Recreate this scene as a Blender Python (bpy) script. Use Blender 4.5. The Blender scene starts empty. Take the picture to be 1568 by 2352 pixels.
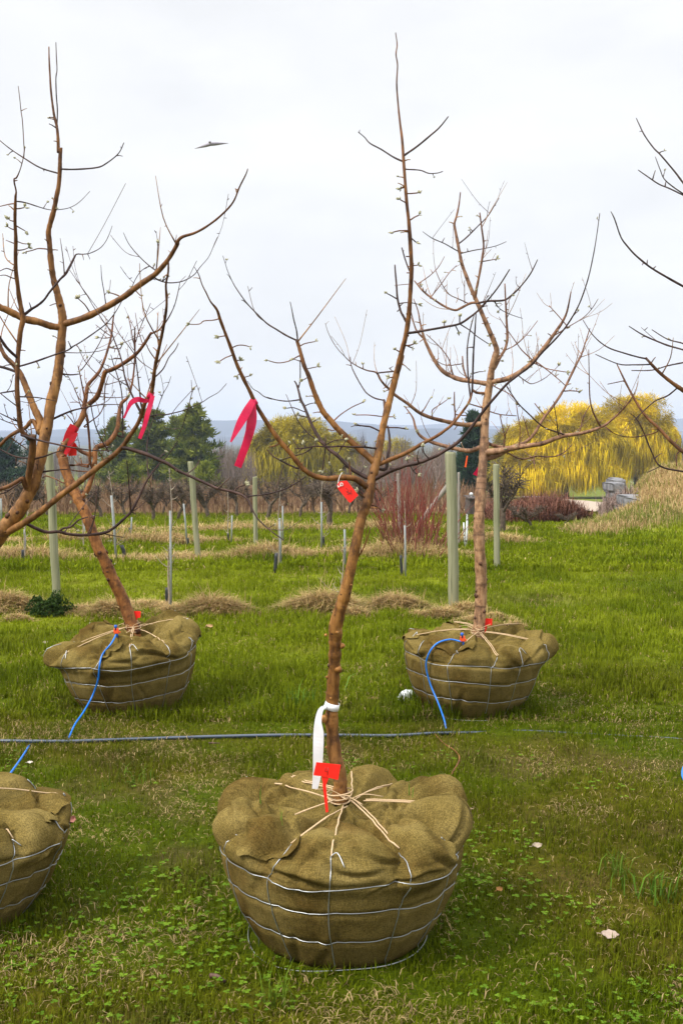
import bpy, math, random
import numpy as np
from mathutils import Vector, Matrix, noise as mnoise

S = bpy.context.scene
C = S.collection
R = math.radians

# ------------------------------------------------------------------ camera, sky, sun, exposure
F, CX, CY = 2500.0, 784.0, 1176.0          # the photo measured on a 1568 x 2352 grid
CAMZ = 1.6
PITCH = math.atan2(176.0, F)               # horizon on row 1000
cam = bpy.data.cameras.new('camera')
cam.sensor_fit = 'VERTICAL'; cam.sensor_height = 24.0; cam.lens = 24.0 * F / 2352.0
cam.clip_start = 0.05; cam.clip_end = 30000.0
co = bpy.data.objects.new('camera', cam); C.objects.link(co)
co.location = (0, 0, CAMZ); co.rotation_euler = (R(90) - PITCH, 0, 0)
S.camera = co
S.view_settings.view_transform = 'Standard'; S.view_settings.look = 'None'
S.view_settings.gamma = 1.0; S.view_settings.exposure = 0.22
S.render.engine = 'CYCLES'
S.cycles.max_bounces = 5; S.cycles.diffuse_bounces = 2; S.cycles.glossy_bounces = 2
S.cycles.transmission_bounces = 3; S.cycles.volume_bounces = 0; S.cycles.transparent_max_bounces = 4
S.cycles.caustics_reflective = False; S.cycles.caustics_refractive = False
S.cycles.use_denoising = True; S.cycles.denoiser = 'OPENIMAGEDENOISE'; S.cycles.denoising_prefilter = 'ACCURATE'

SUN_DIR = Vector((-0.62, -0.42, 0.80)).normalized()
W = bpy.data.worlds.new('World'); S.world = W; W.use_nodes = True
nt = W.node_tree; nt.nodes.clear()
def N(t, **kw):
    n = nt.nodes.new(t)
    for k, v in kw.items(): setattr(n, k, v)
    return n
sky = N('ShaderNodeTexSky', sky_type='NISHITA', sun_disc=False)
sky.sun_elevation = math.asin(SUN_DIR.z); sky.sun_rotation = math.atan2(SUN_DIR.x, SUN_DIR.y)
tc = N('ShaderNodeTexCoord'); mp = N('ShaderNodeMapping'); mp.inputs['Scale'].default_value = (1.0, 1.0, 2.6)
nz = N('ShaderNodeTexNoise'); nz.inputs['Scale'].default_value = 2.6; nz.inputs['Detail'].default_value = 6.0; nz.inputs['Roughness'].default_value = 0.55
nt.links.new(tc.outputs['Generated'], mp.inputs['Vector']); nt.links.new(mp.outputs['Vector'], nz.inputs['Vector'])
cr = N('ShaderNodeValToRGB')
cr.color_ramp.elements[0].position = 0.34; cr.color_ramp.elements[0].color = (0.815, 0.824, 0.838, 1)
cr.color_ramp.elements[1].position = 0.62; cr.color_ramp.elements[1].color = (0.955, 0.958, 0.962, 1)
nt.links.new(nz.outputs['Fac'], cr.inputs['Fac'])
sep = N('ShaderNodeSeparateXYZ'); nt.links.new(tc.outputs['Generated'], sep.inputs['Vector'])
mr = N('ShaderNodeMapRange'); mr.inputs['From Min'].default_value = 0.40; mr.inputs['From Max'].default_value = 0.85
mr.inputs['To Min'].default_value = 9.35; mr.inputs['To Max'].default_value = 25.0     # overcast: brighter overhead
nt.links.new(sep.outputs['Z'], mr.inputs['Value'])
sc_ = N('ShaderNodeVectorMath', operation='SCALE')
nt.links.new(cr.outputs['Color'], sc_.inputs[0]); nt.links.new(mr.outputs['Result'], sc_.inputs['Scale'])
mx = N('ShaderNodeMix', data_type='RGBA'); mx.inputs['Factor'].default_value = 0.93
nt.links.new(sky.outputs['Color'], mx.inputs['A']); nt.links.new(sc_.outputs['Vector'], mx.inputs['B'])
bg = N('ShaderNodeBackground'); bg.inputs['Strength'].default_value = 0.105
wo = N('ShaderNodeOutputWorld')
nt.links.new(mx.outputs['Result'], bg.inputs['Color']); nt.links.new(bg.outputs['Background'], wo.inputs['Surface'])

sl = bpy.data.lights.new('sun', 'SUN'); sl.energy = 3.6; sl.angle = R(12); sl.color = (1.0, 0.95, 0.87)
so = bpy.data.objects.new('sun', sl); C.objects.link(so)
so.rotation_euler = SUN_DIR.to_track_quat('Z', 'Y').to_euler(); so.location = SUN_DIR * 50

# ------------------------------------------------------------------ helpers
def ray(x, y):
    f = Vector((0, math.cos(PITCH), -math.sin(PITCH))); u = Vector((0, math.sin(PITCH), math.cos(PITCH)))
    return f + Vector((1, 0, 0)) * ((x - CX) / F) + u * ((CY - y) / F)
def at(x, y, Y):
    v = ray(x, y); return Vector((0, 0, CAMZ)) + v * (Y / v.y)

def hash2(ix, iy, seed):
    n = (ix * 374761393 + iy * 668265263 + seed * 974711) & 0xffffffff
    n = ((n ^ (n >> 13)) * 1274126177) & 0xffffffff
    return ((n ^ (n >> 16)) & 0xffff) / 65535.0
def vn(x, y, seed=0):
    x = np.asarray(x, dtype=np.float64); y = np.asarray(y, dtype=np.float64)
    ix = np.floor(x).astype(np.int64); iy = np.floor(y).astype(np.int64)
    fx = x - ix; fy = y - iy; fx = fx * fx * (3 - 2 * fx); fy = fy * fy * (3 - 2 * fy)
    a = hash2(ix, iy, seed); b = hash2(ix + 1, iy, seed); c = hash2(ix, iy + 1, seed); d = hash2(ix + 1, iy + 1, seed)
    return (a * (1 - fx) + b * fx) * (1 - fy) + (c * (1 - fx) + d * fx) * fy
def fbm(x, y, seed=0, o=4):
    s = 0; a = 0.5; t = 0
    for i in range(o):
        s = s + a * vn(x * 2 ** i, y * 2 ** i, seed + i * 17); t += a; a *= 0.5
    return s / t
def sst(a, b, x):
    t = np.clip((np.asarray(x, dtype=np.float64) - a) / (b - a), 0, 1); return t * t * (3 - 2 * t)

HY = np.array([-50, 8, 10, 12.5, 17, 22, 28, 40, 60, 100, 150, 250, 400, 1000, 4000, 12000.])
HZ = np.array([0, 0, .01, .03, -.1, -.33, -.64, -1.28, -2.36, -4.6, -7.1, -10.4, -12., -15., -20., -24.])
def Hn(X, Y):
    X = np.asarray(X, dtype=np.float64); Y = np.asarray(Y, dtype=np.float64)
    z = np.interp(Y, HY, HZ)
    z = z + (fbm(X * 0.35, Y * 0.35, 3) - 0.5) * 0.10 * sst(6, 14, Y) + (fbm(X * 2.2, Y * 2.2, 9, 3) - 0.5) * 0.035
    e = 0.243 * Y + 0.12                                                     # the left edge of the grassy mound
    fr = 1 - sst(21.5, 27, Y)
    m = sst(0, 0.8 + 0.02 * Y + 2.6 * fr, X - e + 1.5 * fr) * sst(18.5, 27.5, Y) * (1 - sst(44, 60, Y))
    z = z + m * (1.30 + 0.05 * np.clip(X - e, 0, 9) + 0.4 * (fbm(X * .5, Y * .5, 21) - .5))
    return z
def H(x, y): return float(Hn(np.array([x]), np.array([y]))[0])
def G(x, y):
    v = ray(x, y); Y = 1.5; p = Vector((0, 0, CAMZ))
    while Y < 900:
        q = p + v * (Y / v.y)
        if q.z <= H(q.x, q.y):
            lo, hi = Y / 1.01, Y
            for _ in range(18):
                m = (lo + hi) / 2; q = p + v * (m / v.y)
                if q.z <= H(q.x, q.y): hi = m
                else: lo = m
            q = p + v * (hi / v.y); return Vector((q.x, q.y, H(q.x, q.y)))
        Y *= 1.01
    q = p + v * (Y / v.y); return Vector((q.x, q.y, H(q.x, q.y)))

# -------------------------------- materials
def mat(name): 
    m = bpy.data.materials.new(name); m.use_nodes = True; t = m.node_tree; t.nodes.clear()
    o = t.nodes.new('ShaderNodeOutputMaterial'); b = t.nodes.new('ShaderNodeBsdfPrincipled')
    t.links.new(b.outputs['BSDF'], o.inputs['Surface'])
    b.inputs['Specular IOR Level'].default_value = 0.25
    return m, t, b, o
def tn(t, ty, **kw):
    n = t.nodes.new(ty)
    for k, v in kw.items(): setattr(n, k, v)
    return n
def noise_node(t, scale, detail=4, rough=.55, mapping=None, coord='Object'):
    c = tn(t, 'ShaderNodeTexCoord'); n = tn(t, 'ShaderNodeTexNoise')
    n.inputs['Scale'].default_value = scale; n.inputs['Detail'].default_value = detail; n.inputs['Roughness'].default_value = rough
    if mapping:
        m = tn(t, 'ShaderNodeMapping'); m.inputs['Scale'].default_value = mapping
        t.links.new(c.outputs[coord], m.inputs['Vector']); t.links.new(m.outputs['Vector'], n.inputs['Vector'])
    else: t.links.new(c.outputs[coord], n.inputs['Vector'])
    return n
def ramp(t, src, stops):
    r = tn(t, 'ShaderNodeValToRGB'); e = r.color_ramp.elements
    while len(e) < len(stops): e.new(0.5)
    for k, (p, c) in zip(e, stops): k.position = p; k.color = (*c, 1)
    t.links.new(src, r.inputs['Fac']); return r
def mixc(t, mode, fac, a, b):
    m = tn(t, 'ShaderNodeMix', data_type='RGBA', blend_type=mode)
    for i, v in (('Factor', fac), ('A', a), ('B', b)):
        if hasattr(v, 'links'): t.links.new(v, m.inputs[i])
        elif i == 'Factor': m.inputs[i].default_value = v
        else: m.inputs[i].default_value = (*v, 1)
    return m.outputs['Result']
def bump(t, b, src, strength, dist):
    n = tn(t, 'ShaderNodeBump'); n.inputs['Strength'].default_value = strength; n.inputs['Distance'].default_value = dist
    t.links.new(src, n.inputs['Height']); t.links.new(n.outputs['Normal'], b.inputs['Normal'])

def m_plain(name, stops, scale, rough=.7, spec=.25, bmp=(.3, .002), mapping=None):
    m, t, b, o = mat(name); n = noise_node(t, scale, 5, .6, mapping)
    r = ramp(t, n.outputs['Fac'], stops); t.links.new(r.outputs['Color'], b.inputs['Base Color'])
    b.inputs['Roughness'].default_value = rough; b.inputs['Specular IOR Level'].default_value = spec
    if bmp: bump(t, b, n.outputs['Fac'], *bmp)
    return m
def m_attr(name, scale, rough=.75, trans=0.0, var=.35, spec=.2, bmp=None):
    """colour from the mesh's own colour attribute, broken up by noise"""
    m, t, b, o = mat(name); a = tn(t, 'ShaderNodeAttribute', attribute_name='Col')
    n = noise_node(t, scale, 5, .6)
    r = ramp(t, n.outputs['Fac'], [(.25, (1 - var,) * 3), (.75, (1 + var,) * 3)])
    c = mixc(t, 'MULTIPLY', 1.0, a.outputs['Color'], r.outputs['Color'])
    t.links.new(c, b.inputs['Base Color']); b.inputs['Roughness'].default_value = rough; b.inputs['Specular IOR Level'].default_value = spec
    if bmp: bump(t, b, n.outputs['Fac'], *bmp)
    if trans:
        tr = tn(t, 'ShaderNodeBsdfTranslucent'); ms = tn(t, 'ShaderNodeMixShader'); ms.inputs['Fac'].default_value = trans
        t.links.new(c, tr.inputs['Color']); t.links.new(b.outputs['BSDF'], ms.inputs[1]); t.links.new(tr.outputs['BSDF'], ms.inputs[2])
        t.links.new(ms.outputs['Shader'], o.inputs['Surface'])
    return m
def m_bark(name, c0, c1, c2, rings=.5):
    m, t, b, o = mat(name)
    n = noise_node(t, 45, 6, .62, (1, 1, .35)); n2 = noise_node(t, 5, 3)
    r = ramp(t, n.outputs['Fac'], [(.30, c0), (.48, c1), (.70, c2)])
    n3 = noise_node(t, 19, 6, .7); pk = ramp(t, n3.outputs['Fac'], [(.40, (.52, .50, .52)), (.50, (1, 1, 1)), (.66, (1.0, 1.0, 1.0)), (.74, (1.05, 1.2, 1.45))])   # scars and greyish lichen
    tint = ramp(t, n2.outputs['Fac'], [(.3, (.62, .56, .55)), (.7, (1.25, 1.2, 1.1))])
    c = mixc(t, 'MULTIPLY', 1.0, mixc(t, 'MULTIPLY', 1.0, r.outputs['Color'], pk.outputs['Color']), tint.outputs['Color'])
    a = tn(t, 'ShaderNodeAttribute', attribute_name='along')       # bark rings at irregular spacing along each limb
    ml = tn(t, 'ShaderNodeMath', operation='MULTIPLY'); ml.inputs[1].default_value = 1.0
    t.links.new(a.outputs['Fac'], ml.inputs[0])
    cx_ = tn(t, 'ShaderNodeCombineXYZ'); t.links.new(ml.outputs[0], cx_.inputs[0])
    rn = tn(t, 'ShaderNodeTexNoise'); rn.inputs['Scale'].default_value = 30; rn.inputs['Detail'].default_value = 2
    t.links.new(cx_.outputs[0], rn.inputs['Vector'])
    rr = ramp(t, rn.outputs['Fac'], [(.36, (.42, .38, .38)), (.45, (1, 1, 1))])
    c = mixc(t, 'MULTIPLY', rings, c, rr.outputs['Color'])
    ag = tn(t, 'ShaderNodeAttribute', attribute_name='Col'); c = mixc(t, 'MULTIPLY', 1.0, c, ag.outputs['Color'])    # young wood is darker and redder
    t.links.new(c, b.inputs['Base Color']); b.inputs['Roughness'].default_value = .62
    b.inputs['Specular IOR Level'].default_value = .3
    bump(t, b, n.outputs['Fac'], .5, .003)
    return m

# -------------------------------- mesh building
class MB:
    def __init__(s): s.v = []; s.f = []; s.c = []; s.al = []; s.mi = []; s.cur = 0; s.col = (1, 1, 1)
    def add(s, vs, fs, al=None, col=None):
        o = len(s.v); s.v += [tuple(p) for p in vs]; s.f += [tuple(i + o for i in f) for f in fs]
        s.mi += [s.cur] * len(fs); s.al += list(al) if al is not None else [0.0] * len(vs)
        s.c += [col or s.col] * len(vs)
    def box(s, c, sx, sy, sz, rot=None, col=None):
        vs = [Vector((x * sx / 2, y * sy / 2, z * sz / 2)) for x in (-1, 1) for y in (-1, 1) for z in (-1, 1)]
        if rot is not None: vs = [rot @ p for p in vs]
        s.add([p + Vector(c) for p in vs], [(0, 1, 3, 2), (4, 6, 7, 5), (0, 4, 5, 1), (2, 3, 7, 6), (0, 2, 6, 4), (1, 5, 7, 3)], col=col)
    def tube(s, pts, rad, n=8, cap=True, lump=0.0, seed=0, col=None, a0=0.0, colf=None):
        pts = [Vector(p) for p in pts]
        if len(pts) < 2: return
        T = [(pts[min(i + 1, len(pts) - 1)] - pts[max(i - 1, 0)]).normalized() for i in range(len(pts))]
        u = T[0].orthogonal().normalized(); vs = []; al = []; L = a0; rg = random.Random(seed)
        for i, p in enumerate(pts):
            if i: L += (p - pts[i - 1]).length
            u = (u - T[i] * u.dot(T[i]))
            u = u.normalized() if u.length > 1e-9 else T[i].orthogonal().normalized()
            w = T[i].cross(u); r = rad[i] if hasattr(rad, '__len__') else rad
            k = 1 + (lump * rg.uniform(-1, 1) if lump else 0)
            for j in range(n):
                a = 2 * math.pi * j / n; kk = k + (lump * .5 * math.sin(a * 2 + i * .7 + seed) if lump else 0)
                vs.append(p + (u * math.cos(a) + w * math.sin(a)) * r * kk); al.append(L)
        fs = [(i * n + j, i * n + (j + 1) % n, (i + 1) * n + (j + 1) % n, (i + 1) * n + j) for i in range(len(pts) - 1) for j in range(n)]
        if cap: fs += [tuple(range(n))[::-1], tuple((len(pts) - 1) * n + j for j in range(n))]
        s.add(vs, fs, al, col)
        if colf: s.c[-len(vs):] = [colf(i, rad[i] if hasattr(rad, '__len__') else rad) for i in range(len(pts)) for j in range(n)]
    def ell(s, c, rx, ry, rz, rot=None, nu=8, nv=6, jit=0, seed=0, col=None):
        vs = []; rg = random.Random(seed)
        for i in range(nv + 1):
            ph = math.pi * i / nv
            for j in range(nu):
                a = 2 * math.pi * j / nu; k = 1 + (rg.uniform(-jit, jit) if jit else 0)
                p = Vector((rx * math.sin(ph) * math.cos(a), ry * math.sin(ph) * math.sin(a), rz * math.cos(ph))) * k
                vs.append((rot @ p if rot is not None else p) + Vector(c))
        fs = [(i * nu + j, (i + 1) * nu + j, (i + 1) * nu + (j + 1) % nu, i * nu + (j + 1) % nu) for i in range(nv) for j in range(nu)]
        s.add(vs, fs, col=col)
    def strip(s, pts, w, side, thick=.0012, col=None):
        """a ribbon with real thickness: centre points, widths, side vectors"""
        n = len(pts); vs = []
        for i, p in enumerate(pts):
            p = Vector(p); sd = (Vector(side[i]) if isinstance(side, list) else Vector(side)).normalized()
            t = (Vector(pts[min(i + 1, n - 1)]) - Vector(pts[max(i - 1, 0)])).normalized(); nn = sd.cross(t).normalized() * thick
            h = (w[i] if hasattr(w, '__len__') else w) / 2
            vs += [p - sd * h - nn, p + sd * h - nn, p + sd * h + nn, p - sd * h + nn]
        fs = []
        for i in range(n - 1):
            for j in range(4): fs.append((i * 4 + j, i * 4 + (j + 1) % 4, i * 4 + 4 + (j + 1) % 4, i * 4 + 4 + j))
        fs += [(3, 2, 1, 0), tuple((n - 1) * 4 + j for j in range(4))]
        s.add(vs, fs, col=col)
    def build(s, name, mats, parent=None, smooth=True, attr=True):
        if not s.v: return None
        off = parent_world(parent)
        me = bpy.data.meshes.new(name)
        me.from_pydata([(p[0] - off.x, p[1] - off.y, p[2] - off.z) for p in s.v], [], s.f)
        for m in (mats if isinstance(mats, (list, tuple)) else [mats]): me.materials.append(m)
        if any(s.mi): me.polygons.foreach_set('material_index', s.mi)
        if smooth: me.polygons.foreach_set('use_smooth', [True] * len(s.f))
        if attr:
            a = me.color_attributes.new('Col', 'FLOAT_COLOR', 'POINT')
            a.data.foreach_set('color', np.concatenate([np.array(s.c, dtype=np.float32), np.ones((len(s.c), 1), dtype=np.float32)], 1).ravel())
            b = me.attributes.new('along', 'FLOAT', 'POINT'); b.data.foreach_set('value', np.array(s.al, dtype=np.float32))
        o = bpy.data.objects.new(name, me); C.objects.link(o)
        if parent: o.parent = parent
        return o
def parent_world(p):
    v = Vector((0, 0, 0))
    while p is not None: v += p.location; p = p.parent
    return v
def tag(o, label=None, cat=None, group=None, kind=None):
    if label: o['label'] = label
    if cat: o['category'] = cat
    if group: o['group'] = group
    if kind: o['kind'] = kind
    return o
def empty(name, loc, label, cat, group=None):
    o = bpy.data.objects.new(name, None); o.empty_display_size = .1; C.objects.link(o); o.location = loc
    return tag(o, label, cat, group)
def catmull(P, k):
    """smooth a list of tuples (any dimension)"""
    P = [np.array(p, dtype=float) for p in P]; out = []
    for i in range(len(P) - 1):
        a, b, c, d = P[max(i - 1, 0)], P[i], P[i + 1], P[min(i + 2, len(P) - 1)]
        for j in range(k):
            t = j / k
            out.append(.5 * (2 * b + (c - a) * t + (2 * a - 5 * b + 4 * c - d) * t * t + (3 * b - a - 3 * c + d) * t ** 3))
    out.append(P[-1]); return out
def big_mesh(name, V, faces_q, faces_t, colors, m, parent=None, smooth=False):
    """numpy mesh: V (n,3), quads (q,4), tris (t,3)"""
    me = bpy.data.meshes.new(name); nq = len(faces_q); n3 = len(faces_t)
    me.vertices.add(len(V)); me.vertices.foreach_set('co', np.ascontiguousarray(V, dtype=np.float32).ravel())
    idx = np.concatenate([np.asarray(faces_q, dtype=np.int32).ravel(), np.asarray(faces_t, dtype=np.int32).ravel()])
    me.loops.add(len(idx)); me.loops.foreach_set('vertex_index', idx)
    st = np.concatenate([np.arange(nq) * 4, nq * 4 + np.arange(n3) * 3]).astype(np.int32)
    me.polygons.add(nq + n3); me.polygons.foreach_set('loop_start', st)
    me.update(calc_edges=True); me.validate()
    a = me.color_attributes.new('Col', 'FLOAT_COLOR', 'POINT')
    c4 = np.concatenate([colors, np.ones((len(colors), 1))], 1).astype(np.float32); a.data.foreach_set('color', c4.ravel())
    if smooth: me.polygons.foreach_set('use_smooth', np.ones(nq + n3, dtype=bool))
    me.materials.append(m); o = bpy.data.objects.new(name, me); C.objects.link(o)
    if parent: o.parent = parent
    return o
def blades(name, P, h, w, az, lean, col, m, tipcol=None, parent=None):
    """grass blades: base points P (n,3), height, width, azimuth, lean 0..1, colour"""
    n = len(P); d = np.stack([np.cos(az), np.sin(az), np.zeros(n)], 1); sd = np.stack([-np.sin(az), np.cos(az), np.zeros(n)], 1)
    up = np.array([0, 0, 1.0]); hw = (w / 2)[:, None]; hh = h[:, None]; ln = lean[:, None]
    m1 = P + up * hh * (.55 * (1 - .35 * ln)) + d * hh * .30 * ln
    t1 = P + up * hh * (1 - .72 * ln) + d * hh * .95 * ln
    V = np.stack([P - sd * hw, P + sd * hw, m1 - sd * hw * .8, m1 + sd * hw * .8, t1], 1).reshape(-1, 3)
    b = np.arange(n)[:, None] * 5
    q = b + np.array([[0, 1, 3, 2]]); t = b + np.array([[2, 3, 4]])
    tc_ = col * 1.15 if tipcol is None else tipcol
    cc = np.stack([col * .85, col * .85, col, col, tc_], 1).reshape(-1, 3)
    return big_mesh(name, V, q, t, cc, m, parent)

ZM = {'d': (1, 0, 0), 'h1': (.5, 0, 0), 'h2': (.5, 784, 0), 'h3': (.5, 0, 544.4), 'h4': (.5, 784, 544.4), 'h5': (.5, 0, 1021), 'h6': (.5, 784, 1021),
      'h7': (.5, 0, 1633), 'h8': (.5, 784, 1633),
      'z1': (.2604, 0, 340.3), 'z2': (.2604, 0, 680.6), 'z3': (.2604, 204.2, 612.6), 'z4': (.2604, 0, 952.9), 'z5': (.2604, 408.4, 544.5),
      'z6': (.2604, 612.6, 816.7), 'z7': (.3473, 884.8, 408.4), 'z8': (.3473, 884.8, 816.7), 'zr': (.4050, 1293.1, 204.2), 'zt': (.2604, 612.6, 1293.1),
      'zb': (.4341, 442.4, 1701.5), 'z9': (.4341, 476.4, 918.8), 'l5': (.3907, 0, 918.8)}
def parse(s):
    """'z6 890,1160,60 830,1120 z5 690,1480,36' -> list of (x, y, width) on the 1568-wide grid; widths filled in between"""
    out = []; z = ZM['d']
    for tk in s.split():
        if tk in ZM: z = ZM[tk]; continue
        q = [float(v) for v in tk.split(',')]
        out.append([q[0] * z[0] + z[1], q[1] * z[0] + z[2], q[2] * z[0] if len(q) > 2 else None])
    L = [0]
    for a, b in zip(out, out[1:]): L.append(L[-1] + math.hypot(a[0] - b[0], a[1] - b[1]))
    kn = [(l, p[2]) for l, p in zip(L, out) if p[2] is not None]
    for l, p in zip(L, out): p[2] = float(np.interp(l, [k[0] for k in kn], [k[1] for k in kn]))
    return out
# ------------------------------------------------------------------ the ground
M_GRASS = m_attr('grass blades', 30, .85, .25, .25, .05)
M_DRY = m_attr('dry grass', 20, .75, .35, .25, .15)
M_LEAF = m_attr('distant leaves', .8, .8, .2, .25, .1)
M_WOOD_FAR = m_attr('distant bark', 2, .85, 0, .3, .1)

GREEN1, GREEN2, OLIVE = np.array([.076, .110, .002]), np.array([.172, .205, .008]), np.array([.105, .095, .008])
STRAW, BROWN, DARKG = np.array([.44, .325, .155]), np.array([.125, .078, .034]), np.array([.034, .060, .004])
def lerp(a, b, t): return a + (b - a) * np.asarray(t)[..., None]
ROWS = [(10.35, .55), (14.4, .6), (17.6, .7), (22.0, .8)]              # orchard rows: strips of uncut dry grass
def row_mask(X, Y):
    s = np.zeros_like(X)
    for r, w in ROWS:
        x0 = 3.1 if r < 12 else 2.4
        s = np.maximum(s, sst(.40, .58, fbm(X * 1.1, Y * 1.6, 83 + int(r), 3)) * (.3 if r < 12 else 1) * np.exp(-((Y - r - .25 * (vn(X * .6, X * 0 + r, 5) - .5)) / (w * .55)) ** 2) * (1 - sst(x0 * .55, x0, X - .1)))
    return s
def mound_mask(X, Y):
    e = .238 * Y + .05 - .9 * (1 - sst(21.5, 26.5, Y))
    return sst(0, .6, X - e + .9 * (fbm(X * .9, Y * .9, 4, 3) - .5)) * sst(19.6, 21.6, Y + 2.2 * (fbm(X * .7, Y * .7, 44) - .5)) * (1 - sst(50, 62, Y))
def zone(X, Y):
    """colour of the turf by place: mown lawn, rows, far field, dry mound, valley"""
    n = fbm(X * 1.1, Y * 1.1, 31); n2 = fbm(X * 3.7, Y * 3.7, 57, 3)
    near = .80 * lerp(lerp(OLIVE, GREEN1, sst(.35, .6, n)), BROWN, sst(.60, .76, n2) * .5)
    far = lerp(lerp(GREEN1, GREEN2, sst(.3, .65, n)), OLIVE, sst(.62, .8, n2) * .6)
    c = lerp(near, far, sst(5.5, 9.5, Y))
    c = lerp(c, STRAW * .55, row_mask(X, Y) * .8)
    c = lerp(c, np.array([.115, .060, .034]), sst(31, 40, Y + 5 * (n - .5)) * .85)     # brown old orchard floor
    c = lerp(c, np.array([.30, .19, .09]), sst(46, 54, Y + 8 * (n - .5)) * (1 - sst(70, 84, Y)) * .8 * sst(-6, 2, X))
    c = lerp(c, np.array([.125, .150, .022]), sst(70, 90, Y))
    c = lerp(c, np.array([.060, .062, .02]), sst(260, 420, Y))
    mm = mound_mask(X, Y)
    c = lerp(c, lerp(STRAW * .95, np.array([.13, .15, .03]), sst(.52, .72, fbm(X * .8, Y * .5, 71)) * .8), mm)
    return c

def grid_sheet():
    ny = 420; ys = np.concatenate([np.linspace(-6, 2.0, 10)[:-1], np.geomspace(2.0, 4700, ny)])
    nx = 190; u = np.linspace(-1, 1, nx)
    Y = np.repeat(ys[:, None], nx, 1); X = np.sign(u) * np.abs(u) ** 1.15 * (np.maximum(Y, 2) * .85 + 4.5)
    X = X[0:len(ys)] if X.ndim == 2 else X
    Z = Hn(X, Y); V = np.stack([X, Y, Z], -1).reshape(-1, 3)
    i = np.arange((len(ys) - 1) * nx).reshape(-1, nx)[:, :-1].ravel()
    q = np.stack([i, i + 1, i + nx + 1, i + nx], 1)
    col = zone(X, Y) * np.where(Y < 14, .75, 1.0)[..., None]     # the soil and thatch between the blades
    return V, q, col.reshape(-1, 3)
m_ground, t_, b_, o_ = mat('turf and soil')
a_ = tn(t_, 'ShaderNodeAttribute', attribute_name='Col')
n1 = noise_node(t_, 18, 6, .7); n2_ = noise_node(t_, 140, 3, .6)
r1 = ramp(t_, n1.outputs['Fac'], [(.3, (.55, .5, .42)), (.5, (1, 1, 1)), (.72, (1.45, 1.35, 1.3))])
r2 = ramp(t_, n2_.outputs['Fac'], [(.3, (.65, .65, .65)), (.7, (1.3, 1.3, 1.3))])
c_ = mixc(t_, 'MULTIPLY', 1.0, mixc(t_, 'MULTIPLY', 1.0, a_.outputs['Color'], r1.outputs['Color']), r2.outputs['Color'])
t_.links.new(c_, b_.inputs['Base Color']); b_.inputs['Roughness'].default_value = .9; b_.inputs['Specular IOR Level'].default_value = .05
bump(t_, b_, n1.outputs['Fac'], .7, .02)
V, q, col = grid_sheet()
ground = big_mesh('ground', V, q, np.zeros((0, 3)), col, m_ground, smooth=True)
tag(ground, kind='structure')

# gravel track below the willows
m_track = m_plain('pale gravel', [(.3, (.30, .235, .18)), (.7, (.44, .36, .29))], 3, .9, .1, (.2, .01))
mb = MB(); cl = catmull([(11.6, 41), (13.2, 52), (16, 66), (19.5, 84), (23, 108), (27, 145), (30, 175)], 8)
L_ = []
for i, p in enumerate(cl):
    t = np.array(cl[min(i + 1, len(cl) - 1)]) - np.array(cl[max(i - 1, 0)]); nrm = np.array([-t[1], t[0]]) / np.hypot(*t)
    L_.append([(p[0] + nrm[0] * k, p[1] + nrm[1] * k) for k in (-2.0, -.7, .7, 2.0)])
vs = [(x, y, H(x, y) + .06) for r in L_ for x, y in r]
mb.add(vs, [(i * 4 + j, i * 4 + j + 1, i * 4 + j + 5, i * 4 + j + 4) for i in range(len(L_) - 1) for j in range(3)])
tag(mb.build('gravel_track', m_track), kind='structure')

# mountains: long ridges far beyond the valley
m_mount = m_plain('wooded mountain slopes', [(.3, (.030, .040, .055)), (.7, (.060, .072, .085))], .008, .95, .05, None)
def ridge(name, Yc, prof, seed, depth):
    mb = MB(); xs = np.linspace(-600, 2200, 141); rows = []
    for k, f in enumerate((0, .35, .7, 1.0, .75, .3, 0)):
        Y = Yc + (k - 3) * depth / 3; r = []
        for x in xs:
            yt = np.interp(x, [p[0] for p in prof], [p[1] for p in prof]) + 5.0 * (fbm(np.array([x / 75.]), np.array([0.]), seed, 4)[0] - .5)
            top = CAMZ + (1000 - yt) / F * Yc
            X = (x - CX) / F * Yc; zb = H(X, Y) - 4
            r.append((X, Y, zb + (top - zb) * (f * (1 + .3 * (vn(np.array([x / 40.]), np.array([k * 3.]), seed)[0] - .5) * (0 if f == 1 else 1)))))
        rows.append(r)
    n = len(xs); mb.add([p for r in rows for p in r], [(i * n + j, i * n + j + 1, (i + 1) * n + j + 1, (i + 1) * n + j) for i in range(6) for j in range(n - 1)])
    return tag(mb.build(name, m_mount), kind='structure')
ridge('mountain_ridge', 3000, [(-600, 985), (0, 992), (180, 984), (260, 990), (480, 966), (560, 964), (640, 968), (735, 965), (780, 969), (860, 974), (930, 988), (2200, 990)], 5, 500)
ridge('mountain_ridge', 4000, [(-600, 990), (740, 985), (850, 976), (960, 977), (1010, 972), (1080, 976), (1150, 978), (1300, 985), (1480, 972), (1560, 961), (1700, 955), (2200, 975)], 12, 700)
ridge('mountain_ridge', 2300, [(-600, 1004), (760, 1004), (830, 985), (900, 982), (960, 986), (1030, 983), (1100, 984), (1180, 990), (1500, 1002), (2200, 1002)], 23, 350)

# ------------------------------------------------------------------ far vegetation
rng = np.random.default_rng(4)
def X_at(xd, Y): return (xd - CX) / F * Y
def Z_at(yd, Y): return CAMZ + (1000 - yd) / F * Y

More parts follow.
